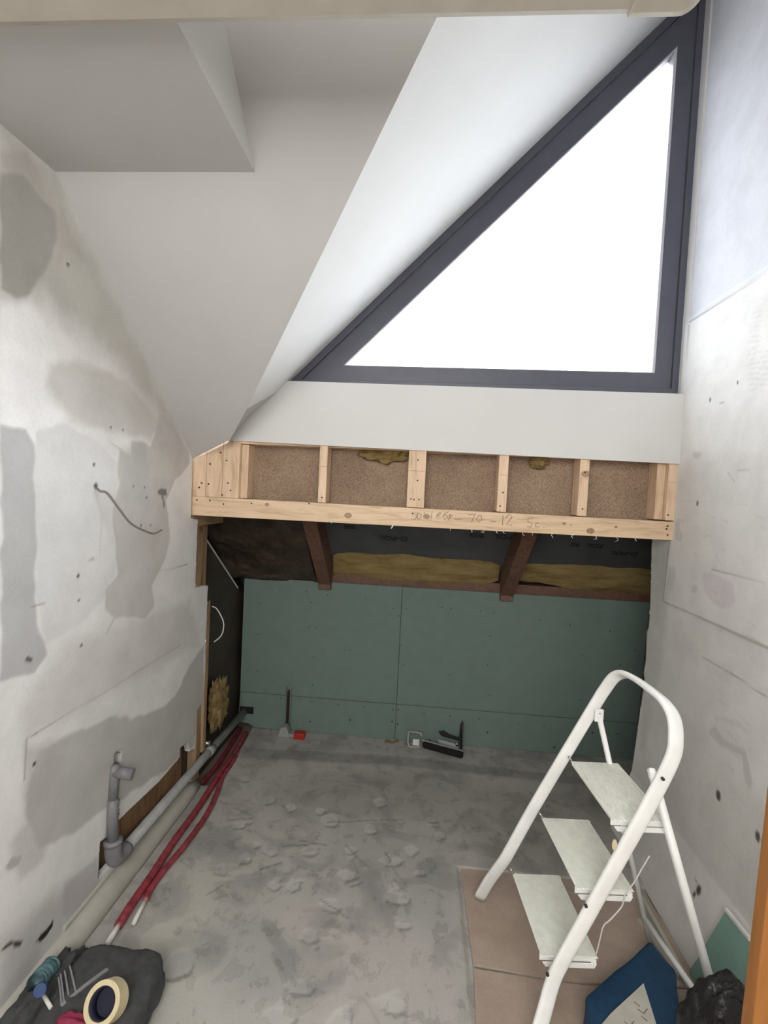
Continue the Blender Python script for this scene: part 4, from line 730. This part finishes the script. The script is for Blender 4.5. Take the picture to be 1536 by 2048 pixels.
ang = math.radians(4.9); aD = Vector((-math.sin(ang), math.cos(ang), 0)); bD = Vector((math.cos(ang), math.sin(ang), 0))
def step(fl, z, Ls, Wd):
    fl = Vector((*fl, z)); nm = fl - aD * Ls
    def q(u, v, zz): return nm + aD * (u * Ls) + bD * (v * Wd) + Vector((0, 0, zz))
    bm = B(); rr = .012; pts = []
    for (cu, cv, a0) in ((rr / Ls, rr / Wd, 180), (1 - rr / Ls, rr / Wd, 90), (1 - rr / Ls, 1 - rr / Wd, 0), (rr / Ls, 1 - rr / Wd, -90)):
        for k in range(4):
            th = math.radians(a0 - 30 * k); 
            pts.append(nm + aD * (cu * Ls + rr * math.sin(th) * 1.0) + bD * (cv * Wd + rr * math.cos(th)))
    prism(bm, [p_ + Vector((0, 0, -.020)) for p_ in pts], (0, 0, .016)); st = link('step', bm, 'ladder', ld)
    # ribbed tread
    bm = B(); n_ = 30
    box_pts = []
    for i in range(n_):
        v0 = (.03 + .94 * i / n_); v1 = v0 + .94 / n_ * .55
        prism(bm, [q(.025, v0, -.0045), q(.975, v0, -.0045), q(.975, v1, -.0045), q(.025, v1, -.0045)], (0, 0, .0036))
    prism(bm, [q(.015, .02, -.0046), q(.985, .02, -.0046), q(.985, .98, -.0046), q(.015, .98, -.0046)], (0, 0, .0012)); link('tread', bm, 'tread', st)
    # folded lip below and a brace rod
    bm = B(); prism(bm, [q(.01, .04, -.020), q(.01, .96, -.020), q(.01, .92, -.034), q(.01, .10, -.034)], aD * .004); link('lip', bm, 'ladder', st)
    bm = B(); sweep(bm, [q(.03, .12, -.026), q(.03, .26, -.050)], circ(.0045, 8)); link('brace_rod', bm, 'ladder', st, True)
    bm = B(); sweep(bm, [q(.97, .04, .0), q(.985, -.03, .016)], circ(.004, 8)); link('hinge_pin', bm, 'chrome', st, True)
    return st
step((.602, 1.897), .682, .352, .186); step((.508, 1.895), .457, .352, .186); s1_ = step((.413, 1.893), .232, .352, .186)
for p_ in [(0.5493, 1.49, 0.4524), (0.4508, 1.49, 0.2286), (0.7422, 1.49, 0.8563)]:
    bm = B(); v_ = Vector(p_); sweep(bm, [v_ + Vector((0, -.003, 0)), v_ + Vector((0, .004, 0))], circ(.0048, 10)); link('rivet', bm, 'screw', ld)
bm = B(); v_ = Vector((0.6185, 1.489, 0.6467)); sweep(bm, [v_ + Vector((0, -.0012, 0)), v_ + Vector((0, .002, 0))], [(a_ * .8, b_ * 1.9) for a_, b_ in circ(.009, 14)]); so = link('size_sticker', bm, 'tape', ld)
base(ld)
bm = B(); tube(bm, [(0.7321, 1.515, 0.606), (0.7144, 1.515, 0.5688), (0.6931, 1.515, 0.5202), (0.6697, 1.515, 0.4789), (0.6632, 1.515, 0.4441), (0.634, 1.515, 0.4003), (0.6136, 1.515, 0.3761), (0.606, 1.515, 0.3345), (0.5975, 1.515, 0.2833)], .0022, 6, 5); tag(link('string', bm, 'wcable', None, True), 'thin pale string hanging from the middle step of the ladder', 'string')

# ============================================================ BOTTOM RIGHT: SACK, BAG, OFFCUT, DOOR CASING
sk = empty('blue_sack', label='blue sack with a white label lying by the right wall at the bottom edge', cat='sack')
tp = [Vector(p_) for p_ in [(0.8789, 1.7736, 0.13), (0.5793, 1.5391, 0.13), (0.5584, 1.3578, 0.13), (0.8257, 1.4269, 0.13), (0.9175, 1.6719, 0.13)]]
bm = B(); prism(bm, [p_ + Vector((0, 0, -.135)) for p_ in tp], (0, 0, .135), .014)
bmesh.ops.subdivide_edges(bm, edges=bm.edges, cuts=6, use_grid_fill=True)
for v in bm.verts:
    v.co += Vector((0, 0, 1)) * .007 * noise.noise(v.co * 14) + Vector((1, .4, 0)) * .006 * noise.noise(v.co * 11 + Vector((4, 0, 0)))
    if v.co.z < -.004: v.co.z = -.0045
link('sack_body', bm, 'blue', sk, True)
bm = B(); lb_ = [Vector(p_) for p_ in [(0.7796, 1.5929, 0.136), (0.6399, 1.4839, 0.136), (0.5834, 1.4325, 0.136), (0.5546, 1.3285, 0.136), (0.7376, 1.3616, 0.136), (0.7629, 1.4704, 0.136)]]
prism(bm, lb_, (0, 0, .003)); lo_ = link('label_sheet', bm, 'label', sk)
rs = random.Random(5)
for i in range(9):
    c_ = lb_[0].lerp(lb_[3], .25 + .08 * i) + Vector((.02 * (i % 3), 0, 0.0035)); bm = B()
    sweep(bm, [c_, c_ + Vector((.012, -.012, 0)), c_ + Vector((.03, .004, 0))][:2 + i % 2], [(-.0015, -.0005), (.0015, -.0005), (.0015, .0005), (-.0015, .0005)]); link('printed_mark', bm, 'pencil', lo_)
base(sk)
bg_ = B(); blob(bg_, (.868, 1.335, .18), (.110, .085, .235), 7, .12, 1.8, 5, .001, math.radians(-8), 2.2)
o = link('bin_bag', bg_, 'bagblack', None, True); tag(o, 'shiny black bin bag crumpled between the blue sack and the right wall', 'bag')
for v in o.data.vertices:
    lim = float(XR(v.co.z)) - .012
    if v.co.x > lim: v.co.x = lim
# green offcut leaning on the wall
gp = [(1.754, 0.2773), (1.6632, 0.2846), (1.6128, 0.2714), (1.556, -0.0735), (1.7257, -0.2794), (1.8042, -0.0941), (1.7887, 0.0691), (1.7727, 0.1749)]
go = empty('board_offcut', label='green plasterboard offcut with a white top edge leaning on the right wall', cat='plasterboard')
bm = B(); prism(bm, [(float(XR(max(z, .002))) - .016, y, max(z, .002)) for y, z in gp], (.008, 0, 0)); link('board_face', bm, 'green_light', go)
bm = B(); a_, b_ = gp[0], gp[1]; sweep(bm, [(float(XR(a_[1])) - .013, a_[0] + .005, a_[1]), (float(XR(b_[1])) - .013, b_[0] - .03, b_[1])], [(-.006, -.005), (.006, -.005), (.006, .005), (-.006, .005)], up=(0, 0, 1)); link('white_edge', bm, 'gypsum', go)
base(go)
# orange wooden casing at the right edge
q0, q1 = Vector((0.7609, 1.1, 1.0979)), Vector((0.7441, 1.1, 0.5312))
dv = (q0 - q1); q2 = q1 - dv * (q1.z / dv.z) if abs(dv.z) > 1e-6 else q1; q3 = q1 + dv * ((2.05 - q1.z) / dv.z)
bm = B(); prism(bm, [q2, q2 + Vector((.09, -.02, 0)), q3 + Vector((.09, -.02, 0)), q3], (0, -.035, 0), .003); tag(link('door_board', bm, 'orange_wood'), 'orange varnished wooden board standing at the right edge of the view', 'board')

# ============================================================ BOTTOM LEFT: TOOL BAG, TAPE, BOTTLE
tb = empty('tool_bag', label='dark grey felt bag with light stripes lying at the bottom left', cat='bag')
bm = B(); blob(bm, (-.885, 1.385, .055), (.150, .165, .062), 2, .10, 1.6, 5, .001, math.radians(4), 4.5); link('bag_body', bm, 'grey_fabric', tb, True)
def drape(px):
    return px
for i, (pa, pb_) in enumerate([((-1.0235, 1.4455, 0.118), (-0.9452, 1.3665, 0.118)), ((-1.0273, 1.4284, 0.118), (-0.9553, 1.3505, 0.118)), ((-1.0325, 1.418, 0.118), (-0.9595, 1.3355, 0.118)), ((-1.0307, 1.407, 0.118), (-0.9645, 1.332, 0.118)), ((-0.964, 1.3292, 0.118), (-0.9022, 1.4507, 0.118))]):
    bm = B(); pa, pb_ = Vector(pa), Vector(pb_); m_ = (pa + pb_) / 2 + Vector((0, 0, .004)); w_ = .0022 if i < 4 else .0055
    sweep(bm, [pa, m_, pb_], [(-w_, -.002), (w_, -.002), (w_, .002), (-w_, .002)], up=(0, 0, 1)); link('stripe', bm, 'grey_stripe', tb)
base(tb)
tr = empty('tape_roll', label='cream roll of masking tape with dark blue core on the grey bag', cat='tape roll')
tc = Vector((-0.8202, 1.2998, 0.175)); nn = Vector((-.30, -.70, .62)).normalized(); nn = (Vector((0, 0, 1.65)) - tc).normalized() + Vector((-.42, .10, -.30)); nn.normalize()
link('tape', ring_tube(B(), tc + nn * .004, tc - nn * .046, .051, .038, 40), 'tape', tr, False)
link('core', ring_tube(B(), tc + nn * .001, tc - nn * .044, .0379, .035, 40), 'navy', tr, True)
bm = B(); sweep(bm, [tc - nn * .035, tc - nn * .040], circ(.0349, 30)); link('core_shade', bm, 'navy', tr)
base(tr)
bt = empty('plastic_bottle', label='crushed teal plastic bottle with blue cap beside the left wall', cat='bottle')
b0, b1 = Vector((-1.0912, 1.4674, 0.1)), Vector((-1.0804, 1.3784, 0.12))
sp = [b0, b0.lerp(b1, .25), b0.lerp(b1, .6), b0.lerp(b1, .9), b1]
bm = B(); sweep(bm, smooth_path(sp, 6), circ(.026, 16), scales=[.5 + .5 * math.sin(min(1, i / 5) * 1.57) + .10 * math.sin(i * 1.9) for i in range(25)]); link('bottle_body', bm, 'teal', bt, True)
cc = Vector((-1.0369, 1.3469, 0.145)); bm = B(); sweep(bm, [cc, cc + Vector((.006, -.016, .010))], circ(.0165, 20)); link('cap', bm, 'blue_cap', bt)
base(bt)
bm = B(); sweep(bm, [Vector((-1.031, 1.3481, 0.12)), Vector((-0.9866, 1.3189, 0.12))], circ(.0055, 10)); tag(link('white_plug', bm, 'white_pipe', None, True), 'short pale plastic tube between the bottle cap and the striped bag', 'tube')
bm = B(); blob(bm, (-0.8898, 1.2862, 0.1), (.055, .03, .04), 4, .2, 2, 4); tag(link('magenta_pouch', bm, 'magenta', None, True), 'magenta plastic pouch tucked below the tape roll at the bottom edge', 'pouch')
bm = B(); blob(bm, (-1.075, 1.36, .04), (.065, .19, .06), 9, .25, 2, 5, .001, 0, 2.6); o = link('dark_cloth', bm, 'grey_fabric', None, True); tag(o, 'dark cloth heap in the corner between the left wall and the striped bag', 'cloth')
for v in o.data.vertices:
    if v.co.x < -1.148: v.co.x = -1.148

# ============================================================ ROUNDED BEAM ACROSS THE TOP
bb = empty('boxed_beam', label='beige plastered beam with rounded capped end crossing the top of the view', cat='beam')
def beam(x0, x1, zb, r, capr, m):
    bm = B(); prof = []
    y0, y1, zt = .80, .955, 2.66
    prof = [(y0, zt), (y0, zb + r), (y0 + r * .3, zb + r * .3), (y0 + r, zb), (y1 - r, zb), (y1 - r * .3, zb + r * .3), (y1, zb + r), (y1, zt)]
    A1 = [bm.verts.new((x0, y, z)) for y, z in prof]
    N = 8; rows = [A1]
    if capr:
        for i in range(N + 1):
            th = math.pi / 2 * i / N; xx = x1 - capr + capr * math.sin(th); lift = capr * (1 - math.cos(th))
            rows.append([bm.verts.new((xx, y, max(z, zb + lift + (z - zb) * .5) if z < zb + capr * 1.2 else z)) for y, z in prof])
    else: rows.append([bm.verts.new((x1, y, z)) for y, z in prof])
    for a_, b_ in zip(rows, rows[1:]):
        for j in range(8): bm.faces.new((a_[j], a_[(j + 1) % 8], b_[(j + 1) % 8], b_[j]))
    bm.faces.new(rows[0][::-1]); bm.faces.new(rows[-1]); return bm
link('beam_body', beam(-1.118, .33, 2.508, .022, 0, 'plaster'), 'plaster', bb)
link('end_cap', beam(.318, .447, 2.500, .024, .06, 'plaster'), 'plaster', bb)
base(bb)
